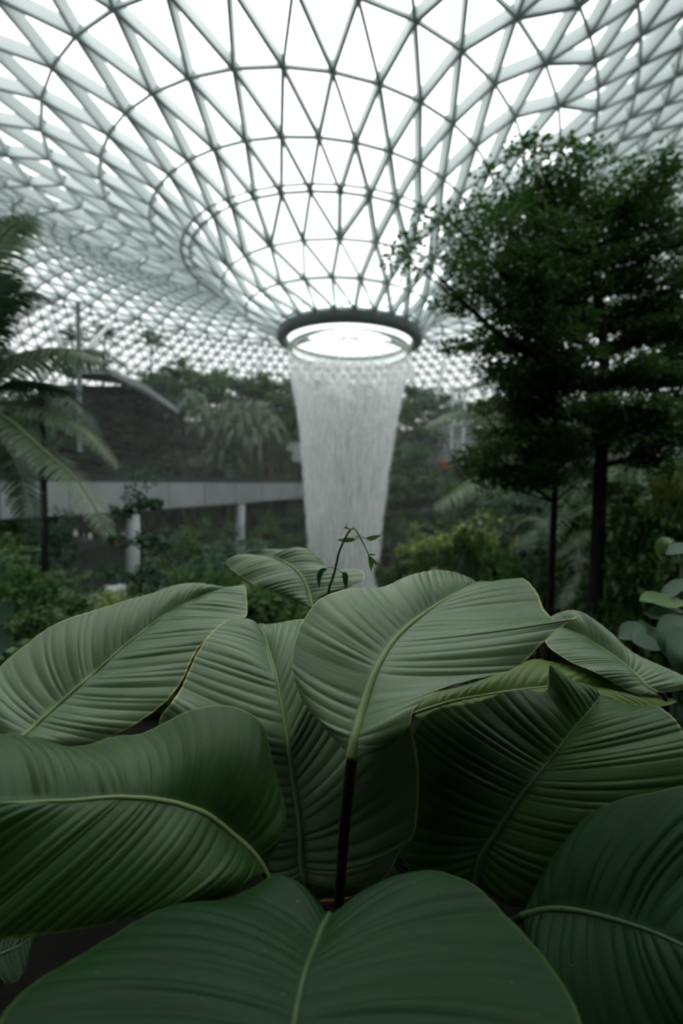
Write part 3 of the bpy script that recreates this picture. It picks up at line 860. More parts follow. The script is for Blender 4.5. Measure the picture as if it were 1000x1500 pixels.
def make_tree(seed, H, Rc, base, nb, per, n_each, leaf, flat, leafmat, barkmat, trunk_r, name='tree', tiers=None, shape=1.0):
    """prototype at origin: trunk, branches, foliage"""
    r = np.random.default_rng(seed)
    root = bpy.data.objects.new(name, None); C.objects.link(root)
    tz = np.linspace(0, H * .93, 8)
    tx = np.cumsum(r.normal(0, H * .006, 8)); ty = np.cumsum(r.normal(0, H * .006, 8)); tx -= tx[0]; ty -= ty[0]
    tp = np.stack([tx, ty, tz], 1)
    m = MB(); m.tube(tp, np.linspace(trunk_r, trunk_r * .25, 8), 8); m.build('trunk', M[barkmat], root, True)
    mbr, mf = MB(), MB()
    for i in range(nb):
        f = (i + .5) / nb
        if tiers: f = (math.floor(f * tiers) + .35 + r.uniform(0, .25)) / tiers
        z = H * (base + (.92 - base) * f)
        a = i * 2.399 + r.uniform(-.4, .4)
        prof_ = math.sin(math.pi * min(1, .18 + .82 * (1 - f) ** shape)) ** .7 if not tiers else (1.02 - .62 * f)
        ln = Rc * max(.25, prof_) * r.uniform(.75, 1.1)
        s0 = np.array([np.interp(z, tz, tx), np.interp(z, tz, ty), z])
        dr = np.array([math.cos(a), math.sin(a), 0])
        rise = r.uniform(.05, .35) * ln
        pts = np.array([s0, s0 + dr * ln * .35 + [0, 0, rise * .6], s0 + dr * ln * .7 + [0, 0, rise], s0 + dr * ln + [0, 0, rise * .9]])
        pts = crom(pts, 7)
        mbr.tube(pts, np.linspace(trunk_r * .35, trunk_r * .07, 7), 5, False)
        t = r.uniform(.3, 1.05, per)
        q = np.stack([np.interp(t, np.linspace(0, 1, 7), pts[:, k]) for k in range(3)], 1)
        side = np.array([-dr[1], dr[0], 0])
        q = q + side * (r.uniform(-1, 1, per) * ln * .42 * (1 - .3 * t))[:, None] + np.array([0, 0, 1]) * r.normal(0, ln * .05, per)[:, None]
        sprays(q, ln * .2, flat, n_each, leaf, r, np.repeat(dr[None], per, 0), mb=mf)
    # crown top
    q = tp[-1] + r.normal(0, 1, (per, 3)) * np.array([Rc * .18, Rc * .18, H * .04])
    sprays(q, Rc * .2, max(flat, .5), n_each, leaf, r, mb=mf)
    mbr.build('branches', M[barkmat], root, True)
    mf.build('foliage', M[leafmat], root)
    root['H'] = H
    return root


def frond_mesh(pts, width, nleaf, droop, r, taper=1.0, fwd=.55, lw=.055, upv=(0, 0, 1), seg=3, tipw=.18):
    """feather frond: rachis polyline with two rows of leaflets; returns (rachis MB, leaflet MB)"""
    p = crom(pts, 30)
    L_ = np.linalg.norm(np.diff(p, axis=0), axis=1).sum()
    t = np.gradient(p, axis=0); t /= np.linalg.norm(t, axis=1)[:, None]
    ra = MB(); ra.tube(p, np.linspace(L_ * .008, L_ * .0018, 30), 6)
    lf = MB()
    us = np.linspace(.12, 1, nleaf)
    quads = []
    for u in us:
        c = np.array([np.interp(u, np.linspace(0, 1, 30), p[:, k]) for k in range(3)])
        tt = np.array([np.interp(u, np.linspace(0, 1, 30), t[:, k]) for k in range(3)]); tt /= np.linalg.norm(tt)
        up = np.array(upv, float); side = np.cross(tt, up); side /= np.linalg.norm(side) + 1e-9
        wl = width * (math.sin(math.pi * (.10 + .82 * u)) ** .6) * (1 - taper * .3 * u)
        for sg in (-1, 1):
            l = wl * r.uniform(.88, 1.08)
            d0 = side * sg + tt * fwd + r.normal(0, .05, 3)
            d0 /= np.linalg.norm(d0)
            a = c
            prev = None
            w0 = lw * l
            d = d0.copy()
            for s in range(seg):
                d = d + np.array([0, 0, -droop * (s + .5) / seg]); d /= np.linalg.norm(d)
                b = a + d * l / seg
                wn = np.cross(d, up - d * up.dot(d)); nl = np.linalg.norm(wn)
                wv = tt * .7 + np.array([0, 0, .15]); wv = wv - d * wv.dot(d); wv /= np.linalg.norm(wv) + 1e-9
                wa = w0 * (.55 if s == 0 else 1 - (s - .4) / seg * .7); wb = w0 * (1 - (s + .6) / seg * .7) if s < seg - 1 else w0 * tipw
                if prev is None: prev = (a - wv * wa, a + wv * wa)
                nxt = (b - wv * wb, b + wv * wb)
                quads.append([prev[0], prev[1], nxt[1], nxt[0]])
                prev = nxt; a = b
    lf.quads(quads)
    return ra, lf


def frond(parent, off, pts, width, nleaf, droop, mat='frond', r=rng, **kw):
    pts = [np.asarray(q, float) - off for q in pts]
    ra, lf = frond_mesh(pts, width, nleaf, droop, r, **kw)
    o = lf.build('frond', M[mat], parent)
    ra.build('rachis', M['rachis'], o, True)
    return o


def make_palm(seed, H, nf, Lf, wf_, mat='frond', bark='bark', tr=.14, nleaf=30, name='palm', droop=.35):
    r = np.random.default_rng(seed)
    root = bpy.data.objects.new(name, None); C.objects.link(root)
    top = np.array([r.normal(0, .03) * H, r.normal(0, .03) * H, H])
    m = MB(); m.tube(crom([(0, 0, 0), top * np.array([.3, .3, .5]), top], 8), np.linspace(tr, tr * .65, 8), 8); m.build('trunk', M[bark], root, True)
    for i in range(nf):
        a = i * 2.399; el = .95 - 1.15 * (i / nf) + r.normal(0, .08)
        h = np.array([math.cos(a), math.sin(a), 0])
        pts = [top, top + Lf * (.35 * h * math.cos(el) + np.array([0, 0, .35 * math.sin(el) + .06])),
               top + Lf * (.7 * h * math.cos(el) + np.array([0, 0, .58 * math.sin(el) + .0])),
               top + Lf * (.98 * h * math.cos(el * .6) + np.array([0, 0, .55 * math.sin(el) - .3]))]
        frond(root, np.zeros(3), pts, wf_ * Lf, nleaf, droop, mat, r, lw=.09, seg=2)
    root['H'] = H + Lf * .45
    return root


# ------------------------------------------------------------------ right hand trees in front
def spray_tree(name, label, base, trunk_pts, tr, targets, n_each, leaf, rad, flat, mat, bark, seed, per=5, start=None):
    r = np.random.default_rng(seed)
    root = empty(name, base, label, 'tree')
    tp = crom([base] + trunk_pts, 14)
    m = MB(); m.tube(tp - base, np.linspace(tr, tr * .3, 14), 10); m.build('trunk', M[bark], root, True)
    mb, mf = MB(), MB()
    for (x, y, d, k) in targets:
        e = P(x, y, d)
        cand = tp[4:]
        # leave the trunk below the target
        sc = np.linalg.norm(cand[:, :2] - e[:2], axis=1) * .55 + np.abs(cand[:, 2] - (e[2] - .45 * np.linalg.norm(e[:2] - cand[:, :2], axis=1)))
        s = cand[int(np.argmin(sc))]
        mid = (s + e) / 2 + np.array([0, 0, -.05 * np.linalg.norm(e - s)]) + r.normal(0, .08, 3)
        pts = crom([s, mid, e], 9)
        L_ = np.linalg.norm(e - s)
        mb.tube(pts - base, np.linspace(min(tr * .35, .012 * L_ + .02), .006, 9), 6, False)
        npr = max(2, int(per * k))
        t = r.uniform(.45, 1.04, npr)
        q = np.stack([np.interp(t, np.linspace(0, 1, 9), pts[:, j]) for j in range(3)], 1)
        dr = (e - s) / (L_ + 1e-9); side = np.cross(dr, [0, 0, 1.0]); side /= np.linalg.norm(side) + 1e-9
        q = q + side * (r.uniform(-1, 1, npr) * rad * 2.2)[:, None] + r.normal(0, rad * .3, (npr, 3))
        for qq, tt in zip(q, t):   # twig to each spray
            b_ = np.array([np.interp(max(.2, tt - .12), np.linspace(0, 1, 9), pts[:, j]) for j in range(3)])
            mb.tube(np.array([b_, (b_ + qq) / 2 + [0, 0, .03], qq]) - base, [.012, .008, .004], 4, False)
        sprays(q - base, rad, flat, int(n_each * (.62 if y < 400 else 1)), leaf, r, np.repeat(dr[None], npr, 0), mb=mf)
    mb.build('branches', M[bark], root, True)
    mf.build('foliage', M[mat], root)
    return root


def gz(p):
    return np.array([p[0], p[1], ground_z(p[0], p[1])])


b1 = gz(P(872, 905, 9.0)); b1[2] = min(b1[2], P(872, 905, 9)[2])
tg1 = [(592, 376, 7.6, .5), (640, 345, 7.7, .8), (668, 318, 7.9, 1), (700, 290, 8, 1), (735, 268, 8.2, 1), (790, 238, 8.3, .9), (835, 262, 8.5, 1), (880, 250, 8.6, 1), (925, 262, 9, .9),
       (980, 268, 9, .9), (1020, 300, 9.5, 1), (660, 400, 7.8, .8), (700, 360, 8, 1.2), (745, 335, 8.3, 1.3), (800, 300, 8.6, 1.3), (850, 310, 9, 1.3), (905, 318, 9.2, 1.2), (955, 330, 9.6, 1.2), (690, 430, 8.0, .8),
       (730, 390, 8.4, 1.4), (790, 360, 8.8, 1.4), (845, 365, 9, 1.4), (900, 372, 9.4, 1.4), (965, 385, 9.8, 1.4), (1030, 380, 10, 1.2), (770, 420, 9, 1.2), (830, 415, 9.3, 1.5), (890, 420, 9.6, 1.5), (950, 430, 10, 1.5), (1010, 440, 10, 1.5),
       (740, 470, 9, 1), (700, 500, 8.4, 1.0), (790, 470, 9.4, 1.5), (850, 470, 9.6, 1.6), (910, 475, 9.8, 1.6), (970, 480, 10, 1.6), (1040, 500, 10, 1.5), (1000, 340, 9.4, 1.3), (990, 262, 9.2, 1), (1030, 250, 9.4, 1), (1000, 470, 9, 1.3), (1010, 500, 9.2, 1.4), (960, 350, 9.2, 1.2), (620, 380, 7.7, .7), (680, 345, 7.9, 1), (600, 368, 7.6, .5), (1050, 430, 10, 1.3), (1000, 410, 10, 1.3), (1060, 560, 9, 1.4), (1050, 330, 9.5, 1), (940, 290, 9, 1), (640, 310, 8, .5), (720, 245, 8.2, .5), (660, 290, 8, .6),
       (760, 515, 9, 1.3), (820, 520, 9.4, 1.5), (885, 525, 8.0, 1.5), (945, 530, 8.4, 1.6), (1000, 540, 8.4, 1.6), (960, 590, 7.6, 1.4), (1020, 600, 8, 1.5), (905, 580, 7.8, 1.2), (985, 640, 8, 1.2), (930, 625, 8.6, 1)]
spray_tree('rain_tree', 'tall dark tree at right with the thick black trunk and wide fine-leaved crown', b1,
           [P(875, 800, 9), P(879, 700, 9), P(884, 600, 9), P(884, 500, 9.1), P(872, 420, 9.2), P(850, 360, 9.2), P(830, 310, 9.1)], .15, tg1, 130, .085, .36, .42, 'leaf_deep', 'bark_dark', 11, per=8)
b2 = gz(P(806, 900, 10.2)); b2[2] = min(b2[2], P(806, 900, 10.2)[2])
tg2 = [(690, 535, 9, 1), (720, 560, 9.2, 1.2), (700, 600, 9, .6), (760, 570, 9.6, 1.4), (800, 590, 10, 1.3), (850, 600, 10.4, 1.3), (690, 640, 9, 1), (715, 655, 9.2, 1.4), (740, 625, 9.4, 1.5), (775, 640, 9.8, 1.5), (700, 670, 9.2, 1.1), (730, 685, 9.4, 1),
       (770, 675, 9.6, 1.2), (820, 650, 10, 1.3), (850, 670, 10.6, 1), (740, 540, 9.4, 1.3), (800, 545, 10, 1.4), (855, 560, 10.6, 1.3), (790, 615, 11, 1.4), (840, 625, 11.4, 1.4), (880, 640, 11.4, 1.4), (900, 610, 11, 1.3), (760, 600, 10.6, 1.3), (880, 690, 11, 1), (800, 690, 10.6, 1)]
spray_tree('layered_tree', 'second dark tree at right with a thin trunk, its low sprays beside the waterfall', b2,
           [P(808, 820, 10.2), P(812, 730, 10.2), P(815, 670, 10.2), P(812, 600, 10.2), P(806, 550, 10.2)], .09, tg2, 130, .085, .38, .42, 'leaf_deep', 'bark_dark', 12, per=6)

# palm standing among the right hand trees: fronds hang towards the fall
def custom_palm(label, base, top, tr, fronds, mat='frond', bark='bark_dark', name='palm', nleaf=46):
    root = empty(name, base, label, 'palm')
    m = MB(); m.tube(crom([base, base * .5 + top * .5 + np.array([.05, 0, 0]), top], 10) - base, np.linspace(tr, tr * .7, 10), 10)
    m.build('trunk', M[bark], root, True)
    for fr in fronds:
        pts, w, dr = fr[0], fr[1], fr[2]
        mm = fr[3] if len(fr) > 3 else mat
        frond(root, base, [top] + [P(*q) for q in pts], w, nleaf, dr, mm, lw=.05, seg=3)
    return root


tp = P(850, 640, 19); bp = gz(P(850, 800, 19))
custom_palm('palm at right whose long drooping frond hangs below the fine-leaved crown', bp, tp, .16, [
    ([(800, 682, 18), (740, 688, 16.8), (690, 704, 15.8), (636, 742, 15)], 1.5, .9),
    ([(780, 612, 18.4), (705, 604, 17.6), (660, 604, 17), (622, 624, 16.6)], 1.15, 1.1),
    ([(800, 560, 18.5), (760, 545, 17.6), (720, 550, 17), (680, 570, 16.6)], 1.2, .6),
    ([(880, 640, 18), (930, 660, 17.5), (970, 700, 17)], 1.2, .5),
    ([(830, 720, 18), (790, 770, 17.6), (768, 820, 17.4)], 1.1, .5, 'frond_dark'),
    ([(870, 700, 18.2), (900, 740, 18), (925, 800, 17.8)], 1.1, .5, 'frond_dark')], nleaf=70)
tp = P(912, 765, 12); bp = gz(P(912, 860, 12))
custom_palm('small feathery palm in the dim undergrowth right of the thick trunk', bp, tp, .08, [
    ([(935, 755, 11.8), (958, 785, 11.4), (975, 840, 11)], .55, .4, 'frond_dark'),
    ([(880, 775, 11.8), (850, 785, 11.4), (815, 815, 11)], .6, .4),
    ([(895, 755, 11.7), (870, 740, 11.2), (835, 755, 11)], .58, .4),
    ([(920, 800, 11.6), (928, 850, 11.2), (930, 895, 11)], .58, .3, 'frond_dark'),
    ([(890, 810, 11.7), (850, 850, 11.3), (820, 890, 11)], .6, .3),
    ([(940, 732, 11.9), (965, 732, 11.7), (992, 756, 11.5)], .55, .4, 'frond_dark')])

# left palm, crown just outside the frame edge
tp = P(-40, 590, 7.2); bp = gz(P(-40, 900, 7.2)); bp[2] = min(bp[2], P(-40, 900, 7.2)[2])
custom_palm('big palm at the left frame edge whose arching fronds reach over the bridge', bp, tp, .16, [
    ([(10, 535, 7.0), (60, 514, 6.7), (110, 512, 6.5), (152, 530, 6.4)], .62, 1.2),
    ([(30, 592, 6.9), (90, 608, 6.6), (135, 636, 6.4), (174, 682, 6.2)], .42, .9),
    ([(10, 612, 6.7), (60, 655, 6.2), (115, 706, 5.8), (160, 782, 5.5)], .5, .35),
    ([(-10, 500, 7.1), (15, 450, 7), (50, 428, 6.9), (82, 446, 6.8)], .36, .9, 'frond_dark'),
    ([(-45, 500, 7.1), (-30, 420, 7), (5, 345, 6.9), (45, 318, 6.8)], .62, .35),
    ([(-40, 540, 6.9), (-30, 480, 6.7), (-5, 430, 6.5), (30, 400, 6.4)], .5, .3, 'frond_dark'),
    ([(20, 560, 7.2), (60, 560, 7.1), (110, 570, 7)], .5, .9, 'frond_dark'),
    ([(0, 640, 6.9), (30, 700, 6.7), (50, 790, 6.5)], .5, .4, 'frond_dark')], nleaf=84)
tp = P(60, 560, 13); bp = gz(P(60, 760, 13))
custom_palm('palm behind the left palm, its dark frond hanging over the pavilion roof edge', bp, tp, .12, [
    ([(100, 522, 13), (150, 515, 12.8), (196, 545, 12.6)], .8, .7, 'frond_dark'),
    ([(30, 520, 13), (0, 530, 12.8), (-30, 560, 12.6)], .9, .6, 'frond_dark'),
    ([(90, 575, 13), (120, 600, 12.8), (140, 640, 12.6)], .9, .6, 'frond_dark'),
    ([(50, 600, 13), (40, 640, 12.8), (40, 680, 12.6)], .9, .4, 'frond_dark'),
    ([(20, 590, 13), (-10, 620, 12.8), (-20, 660, 12.6)], .9, .4, 'frond_dark')])

# ------------------------------------------------------------------ small plants beside the leaves
def leafy_plant(label, base, leaves, mat, name='leafy_plant', cat='plant', stem_top=None):
    root = empty(name, base, label, cat)
    top = P(*stem_top)
    m = MB(); m.tube(crom([base, (base + top) / 2 + np.array([.01, 0, 0]), top], 10) - base, np.linspace(.012, .005, 10), 6); 
    for L_ in leaves:
        a = P(*L_[0][0])
        pts = np.linspace(0, 1, 8)
        st_ = base + (top - base) * np.clip((a[2] - base[2]) / (top[2] - base[2]) - .05, 0, 1)
        m.tube(crom([st_, (st_ + a) / 2 + np.array([0, 0, .01]), a], 5) - base, .004, 5)
    m.build('stem', M['vine'], root, True)
    for L_ in leaves:
        small_leaf([P(*q) for q in L_[0]], L_[1], root, L_[2] if len(L_) > 2 else mat, base, nrm=L_[3] if len(L_) > 3 else (0, -.5, .85))
    return root


bb = P(985, 1060, 2.1)
bb[2] = min(bb[2], -1.3)
leafy_plant('leafy plant at the right frame edge with pale yellow-rimmed leaves, nearest the big leaves', gz(bb) if False else np.array([bb[0], bb[1], ground_z(bb[0], bb[1])]), [
    (((1000, 880, 2.0), (975, 882, 1.95), (950, 877, 1.95), (936, 880, 1.95)), .045, 'leaf_bright'),
    (((1000, 895, 2.0), (975, 892, 1.95), (955, 902, 1.93), (942, 897, 1.93)), .035, 'leaf_blue'),
    (((1010, 850, 2.1), (992, 858, 2.05), (975, 872, 2.0), (968, 880, 2.0)), .03, 'leaf_blue'),
    (((1015, 800, 2.2), (1000, 803, 2.15), (985, 808, 2.1), (974, 812, 2.1)), .035, 'leaf_blue'),
    (((975, 950, 2.0), (950, 940, 2.05), (925, 928, 2.1), (905, 935, 2.1)), .085, 'leaf_blue'),
    (((965, 940, 1.9), (950, 925, 1.95), (940, 915, 1.95), (934, 912, 1.95)), .03, 'leaf_mid'),
    (((1005, 905, 1.9), (990, 920, 1.85), (978, 945, 1.8), (976, 965, 1.8)), .06, 'leaf_blue'),
    (((1010, 920, 1.8), (1000, 940, 1.75), (992, 965, 1.7), (988, 990, 1.7)), .05, 'leaf_blue'),
    (((985, 790, 2.3), (972, 795, 2.3), (966, 810, 2.3), (968, 822, 2.3)), .03, 'leaf_bright')], 'leaf_blue', stem_top=(998, 830, 2.1))
bb = P(12, 960, 3.2)
leafy_plant('low plant with two round dark leaves at the left frame edge', np.array([bb[0], bb[1], ground_z(bb[0], bb[1])]), [
    (((-2, 905, 3.2), (5, 898, 3.15), (12, 890, 3.1), (16, 880, 3.1)), .09, 'leaf_blue', (0, -.9, .4)),
    (((-2, 945, 3.2), (5, 940, 3.15), (12, 932, 3.1), (17, 922, 3.1)), .09, 'leaf_blue', (0, -.9, .4)),
    (((10, 965, 3.2), (24, 960, 3.15), (40, 958, 3.1), (52, 962, 3.1)), .07, 'leaf_deep')], 'leaf_blue', stem_top=(2, 880, 3.2))

# ------------------------------------------------------------------ guideway bridge
br = empty('bridge', (-12, 42, -1), 'curved grey elevated guideway with a dark parapet, crossing left behind the leaves', 'bridge')
bo = np.array([-12, 42, -1.0])
# centre line of the near face
cl = crom([(-24.0, 12, 0), (-21.2, 18, 0), (-17.9, 25, 0), (-14.6, 33, 0), (-11.4, 42, 0), (-8.0, 53, 0), (-5.2, 63, 0), (-3.0, 72, 0)], 60)
tn = np.gradient(cl, axis=0); tn /= np.linalg.norm(tn, axis=1)[:, None]
sd = np.stack([-tn[:, 1], tn[:, 0], np.zeros(60)], 1)      # to the left (away from the camera side)
def strip(sec, name, mat, parent):
    m = MB(); k = len(sec)
    V = np.concatenate([np.stack([cl[i] + sd[i] * a + np.array([0, 0, b]) for a, b in sec]) for i in range(60)]) - bo
    m.add(V, [(i * k + j, i * k + (j + 1) % k, (i + 1) * k + (j + 1) % k, (i + 1) * k + j) for i in range(59) for j in range(k)] + [tuple(range(k)), tuple(59 * k + j for j in range(k))[::-1]])
    return m.build(name, mat, parent)
strip([(0, -.55), (0, -2.55), (1.0, -2.75), (3.4, -2.75), (4.4, -2.55), (4.4, -.55)], 'girder', M['concrete'], br)
strip([(.25, -.55), (.25, .0), (.4, .0), (.4, -.55)], 'parapet', M['dark_rail'], br)
strip([(4.0, -.55), (4.0, .0), (4.15, .0), (4.15, -.55)], 'parapet', M['dark_rail'], br)
for i in range(4, 58, 4):
    a = cl[i] - sd[i] * .004 - bo
    m = MB(); m.box(a + np.array([-.02, -.02, -2.52]), a + np.array([.02, .02, -.58]))
    m.build('panel_joint', M['dark_rail'], br)
def zr(p): return ground_z(p[0], p[1])
for (px, d, rad, lab) in ((352, 46, .46, 'right'), (195, 33, .5, 'left')):
    p = P(px, 760, d)
    m = MB(); m.tube([np.array([p[0], p[1], -2.7]) - bo, np.array([p[0], p[1], zr(p) - .2]) - bo], rad, 20)
    m.build('pier', M['concrete'], br, True)

# ------------------------------------------------------------------ V struts holding the shell
def strut_pair(label, foot, tops, rad=.22):
    root = empty('support_column', foot, label, 'column')
    for t in tops:
        m = MB(); m.tube([np.zeros(3), t - foot], [rad, rad * .8], 14); m.build('strut', M['steel'], root, True)
    m = MB(); m.tube([np.array([0, 0, -.3]), np.array([0, 0, .3])], rad * 1.8, 14); m.build('foot', M['steel'], root, True)
    return root


def foot_at(x, y, d):
    return P(x, y, d)


strut_pair('white V shaped roof column standing right of the waterfall', P(628, 640, 72), [P(597, 528, 74), P(652, 520, 72)], .34)
strut_pair('white slanting roof column rising from the treetops left of the waterfall', P(358, 590, 70), [P(392, 508, 72), P(330, 512, 76)], .26)
strut_pair('white V shaped roof column above the left pavilion, beside the palms', P(102, 540, 44), [P(72, 462, 44), P(165, 470, 50)], .24)
p0 = P(116, 560, 40)
m = MB(); m.tube([np.array([p0[0], p0[1], p0[2] - 6]), P(114, 442, 40)], .2, 10)
tag(m.build('roof_post', M['node']), 'thin dark upright post in front of the roof lattice at upper left', 'post')

# ------------------------------------------------------------------ pavilion at left, terrace buildings
pv = empty('pavilion', P(170, 680, 48), 'dark low pavilion at left with a sloping overhanging roof', 'pavilion')
po = P(170, 680, 48)
m = MB()
q = [P(90, 540, 48), P(160, 540, 44), P(215, 565, 44), P(258, 596, 45), P(262, 600, 58), P(200, 560, 60), P(100, 548, 60)]
th = np.array([0, 0, -.5])
n_ = len(q)
m.add([a - po for a in q] + [a + th - po for a in q], [tuple(range(n_)), tuple(range(n_, 2 * n_))[::-1]] + [(i, i + n_, (i + 1) % n_ + n_, (i + 1) % n_) for i in range(n_)])
m.build('roof', M['roofing'], pv)
m = MB()
a, b = P(60, 600, 59), P(236, 606, 59)
m.box(np.array([a[0], 59, zr((a[0], 52))]) - po, np.array([b[0] - 1.5, 64, a[2] + 3.2]) - po)
m.build('wall', M['store'], pv)
m = MB(); aa_, bb_ = P(178, 591, 58.9), P(196, 598, 58.9)
m.box(np.array([aa_[0], 58.85, bb_[2]]) - po, np.array([bb_[0], 58.98, aa_[2]]) - po)
m.build('sign_panel', M['red'], pv)

tb = empty('terrace_building', P(660, 700, 66), 'pale terrace building with a railing right of the waterfall, seen past the palm frond', 'building')
to = P(660, 700, 66)
def pbox(x0, y0, x1, y1, d0, d1):
    a, b = P(x0, y1, d0), P(x1, y0, d0)
    m = MB(); m.box(np.array([a[0], d0, a[2]]) - to, np.array([b[0], d1, b[2]]) - to); return m
pbox(628, 660, 720, 684, 66, 76).build('slab', M['concrete'], tb)
pbox(640, 684, 730, 712, 68, 76).build('wall', M['store'], tb)
pbox(640, 622, 700, 662, 70, 76).build('upper_wall', M['concrete'], tb)
for px in range(634, 716, 9):
    a, b = P(px, 661, 66.3), P(px, 645, 66.3)
    m = MB(); m.box(np.array([a[0] - .05, 66.25, a[2]]) - to, np.array([a[0] + .05, 66.35, b[2]]) - to)
    m.build('baluster', M['white'], tb)
a, b = P(632, 646, 66.3), P(716, 643, 66.3)
m = MB(); m.box(np.array([a[0], 66.2, a[2]]) - to, np.array([b[0], 66.4, a[2] + .12]) - to)
m.build('handrail', M['white'], tb)
pbox(640, 676, 660, 686, 65.8, 66.2).build('red_awning', M['red'], tb)
lt = empty('lift_tower', P(669, 640, 68), 'white framed lift tower standing behind the palm frond right of the fall', 'tower')
lo = P(669, 640, 68)
for px in (661, 678):
    for d in (68, 70):
        a, b = P(px, 640, d), P(px, 566, d)
        m = MB(); m.box(np.array([a[0] - .18, d - .18, a[2] - 2]) - lo, np.array([a[0] + .18, d + .18, b[2]]) - lo)
        m.build('frame_post', M['white'], lt)
for py in (568, 586, 604, 622):
    a, b = P(660, py, 68), P(679, py, 68)
    for d in (68, 70):
        m = MB(); m.box(np.array([a[0], d - .12, a[2] - .14]) - lo, np.array([b[0], d + .12, a[2] + .14]) - lo)
        m.build('frame_bar', M['white'], lt)
m = MB(); a, b = P(663, 620, 68.2), P(676, 570, 68.2)
m.box(np.array([a[0], 68.3, a[2]]) - lo, np.array([b[0], 69.7, b[2]]) - lo); m.build('glass_shaft', M['glass'], lt)

# low retaining walls of the far terraces
for nm_, (x0, x1, y0, y1, d), lab in (('terrace_wall', (236, 330, 670, 682, 64), 'grey terrace wall among the plants above the bridge'),
                                     ('terrace_wall', (418, 452, 650, 676, 66), 'grey terrace wall beside the left edge of the waterfall'),
                                     ('terrace_wall', (930, 1020, 640, 668, 22), 'dim grey wall behind the trees at the right edge')):
    a, b = P(x0, y1, d), P(x1, y0, d)
    m = MB(); m.box((a[0], d, a[2]), (b[0], d + 4, b[2])); m.box((a[0] - .1, d - .1, b[2]), (b[0] + .1, d + 4.1, b[2] + .15))
    tag(m.build(nm_, M['concrete']), lab, 'wall')
a, b = P(366, 650, 63), P(383, 634, 63)
m = MB(); m.box((a[0], 63, a[2]), (b[0], 63.3, b[2]))
for px in (368, 381):
    c_ = P(px, 650, 63); m.box((c_[0] - .08, 63.05, c_[2] - 3.5), (c_[0] + .08, 63.2, c_[2]))
tag(m.build('sign_board', M['white']), 'pale board on posts among the trees left of the waterfall', 'board')
# round white planter rim in the plaza
pc = P(168, 852, 47)
m = MB(); m.lathe([(1.5, .0), (1.5, .5), (1.3, .55), (1.25, .3), (.01, .3)], 0, 0, 40)
o = m.build('round_bench', M['white'], None, True); o.location = (pc[0], pc[1], -11.9); tag(o, 'low round white bench on the plaza below the bridge', 'bench')

# ------------------------------------------------------------------ trees and palms, prototypes then copies
ORD = ['first', 'second', 'third', 'fourth', 'fifth', 'sixth', 'seventh', 'eighth', 'ninth', 'tenth', 'eleventh', 'twelfth', 'thirteenth', 'fourteenth', 'fifteenth', 'sixteenth',
       'seventeenth', 'eighteenth', 'nineteenth', 'twentieth', 'twenty-first', 'twenty-second', 'twenty-third', 'twenty-fourth']
protos = {
    'far_a': make_tree(21, 12, 4.2, .28, 16, 8, 36, .36, .55, 'leaf_blue', 'bark', .22),
    'far_b': make_tree(22, 12, 4.8, .35, 18, 8, 36, .34, .45, 'leaf_mid', 'bark', .22),
    'far_c': make_tree(23, 12, 3.4, .2, 18, 7, 36, .34, .5, 'leaf_mid', 'bark_pale', .18, tiers=6),
    'mid_a': make_tree(24, 9, 2.1, .2, 18, 8, 30, .17, .5, 'leaf_deep', 'bark', .12),
    'mid_b': make_tree(25, 9, 2.3, .3, 16, 9, 30, .16, .4, 'leaf_blue', 'bark_dark', .10, tiers=5),
    'mid_c': make_tree(26, 7, 2.6, .35, 14, 12, 34, .15, .35, 'leaf_lime', 'bark', .12, tiers=4),
    'shrub': make_tree(27, 2.2, 1.5, .08, 16, 8, 30, .13, .7, 'leaf_deep', 'bark', .05, name='shrub'),
    'shrub_l': make_tree(28, 2.2, 1.5, .08, 16, 8, 30, .12, .7, 'leaf_lime', 'bark', .05, name='shrub'),
    'shrub_m': make_tree(29, 2.2, 1.5, .08, 16, 8, 30, .13, .6, 'leaf_mid', 'bark', .05, name='shrub'),
    'palm_a': make_palm(31, 8, 16, 3.0, .26, 'frond', 'bark_pale', .15),
    'palm_c': make_palm(35, 15, 15, 3.6, .22, 'frond_dark', 'bark', .2),
    'palm_b': make_palm(32, 6, 14, 3.2, .26, 'frond_dark', 'bark', .15),
    'fern': make_palm(33, 1.2, 16, 1.8, .22, 'frond_dark', 'bark', .10, nleaf=34, name='tree_fern'),
}
CAT = {'far_a': 'tree', 'far_b': 'tree', 'far_c': 'tree', 'mid_a': 'tree', 'mid_b': 'tree', 'mid_c': 'tree', 'shrub': 'shrub', 'shrub_l': 'shrub', 'shrub_m': 'shrub', 'palm_a': 'palm', 'palm_b': 'palm', 'palm_c': 'palm', 'fern': 'fern'}
LOOK = {'far_a': 'hazy blue-green tree', 'far_b': 'hazy round-crowned tree', 'far_c': 'slim tiered tree', 'mid_a': 'dark green tree', 'mid_b': 'dark layered tree', 'mid_c': 'lime green spreading tree',
        'shrub': 'dark shrub', 'shrub_l': 'yellow-green shrub', 'shrub_m': 'mid green shrub', 'palm_a': 'palm with a pale trunk', 'palm_b': 'dark palm', 'palm_c': 'tall thin dark palm', 'fern': 'feathery fern'}
WS = {'far': 1.15, 'mid': 1.0, 'shrub': .75, 'palm': 1.0, 'fern': .7}
first = {k: True for k in protos}


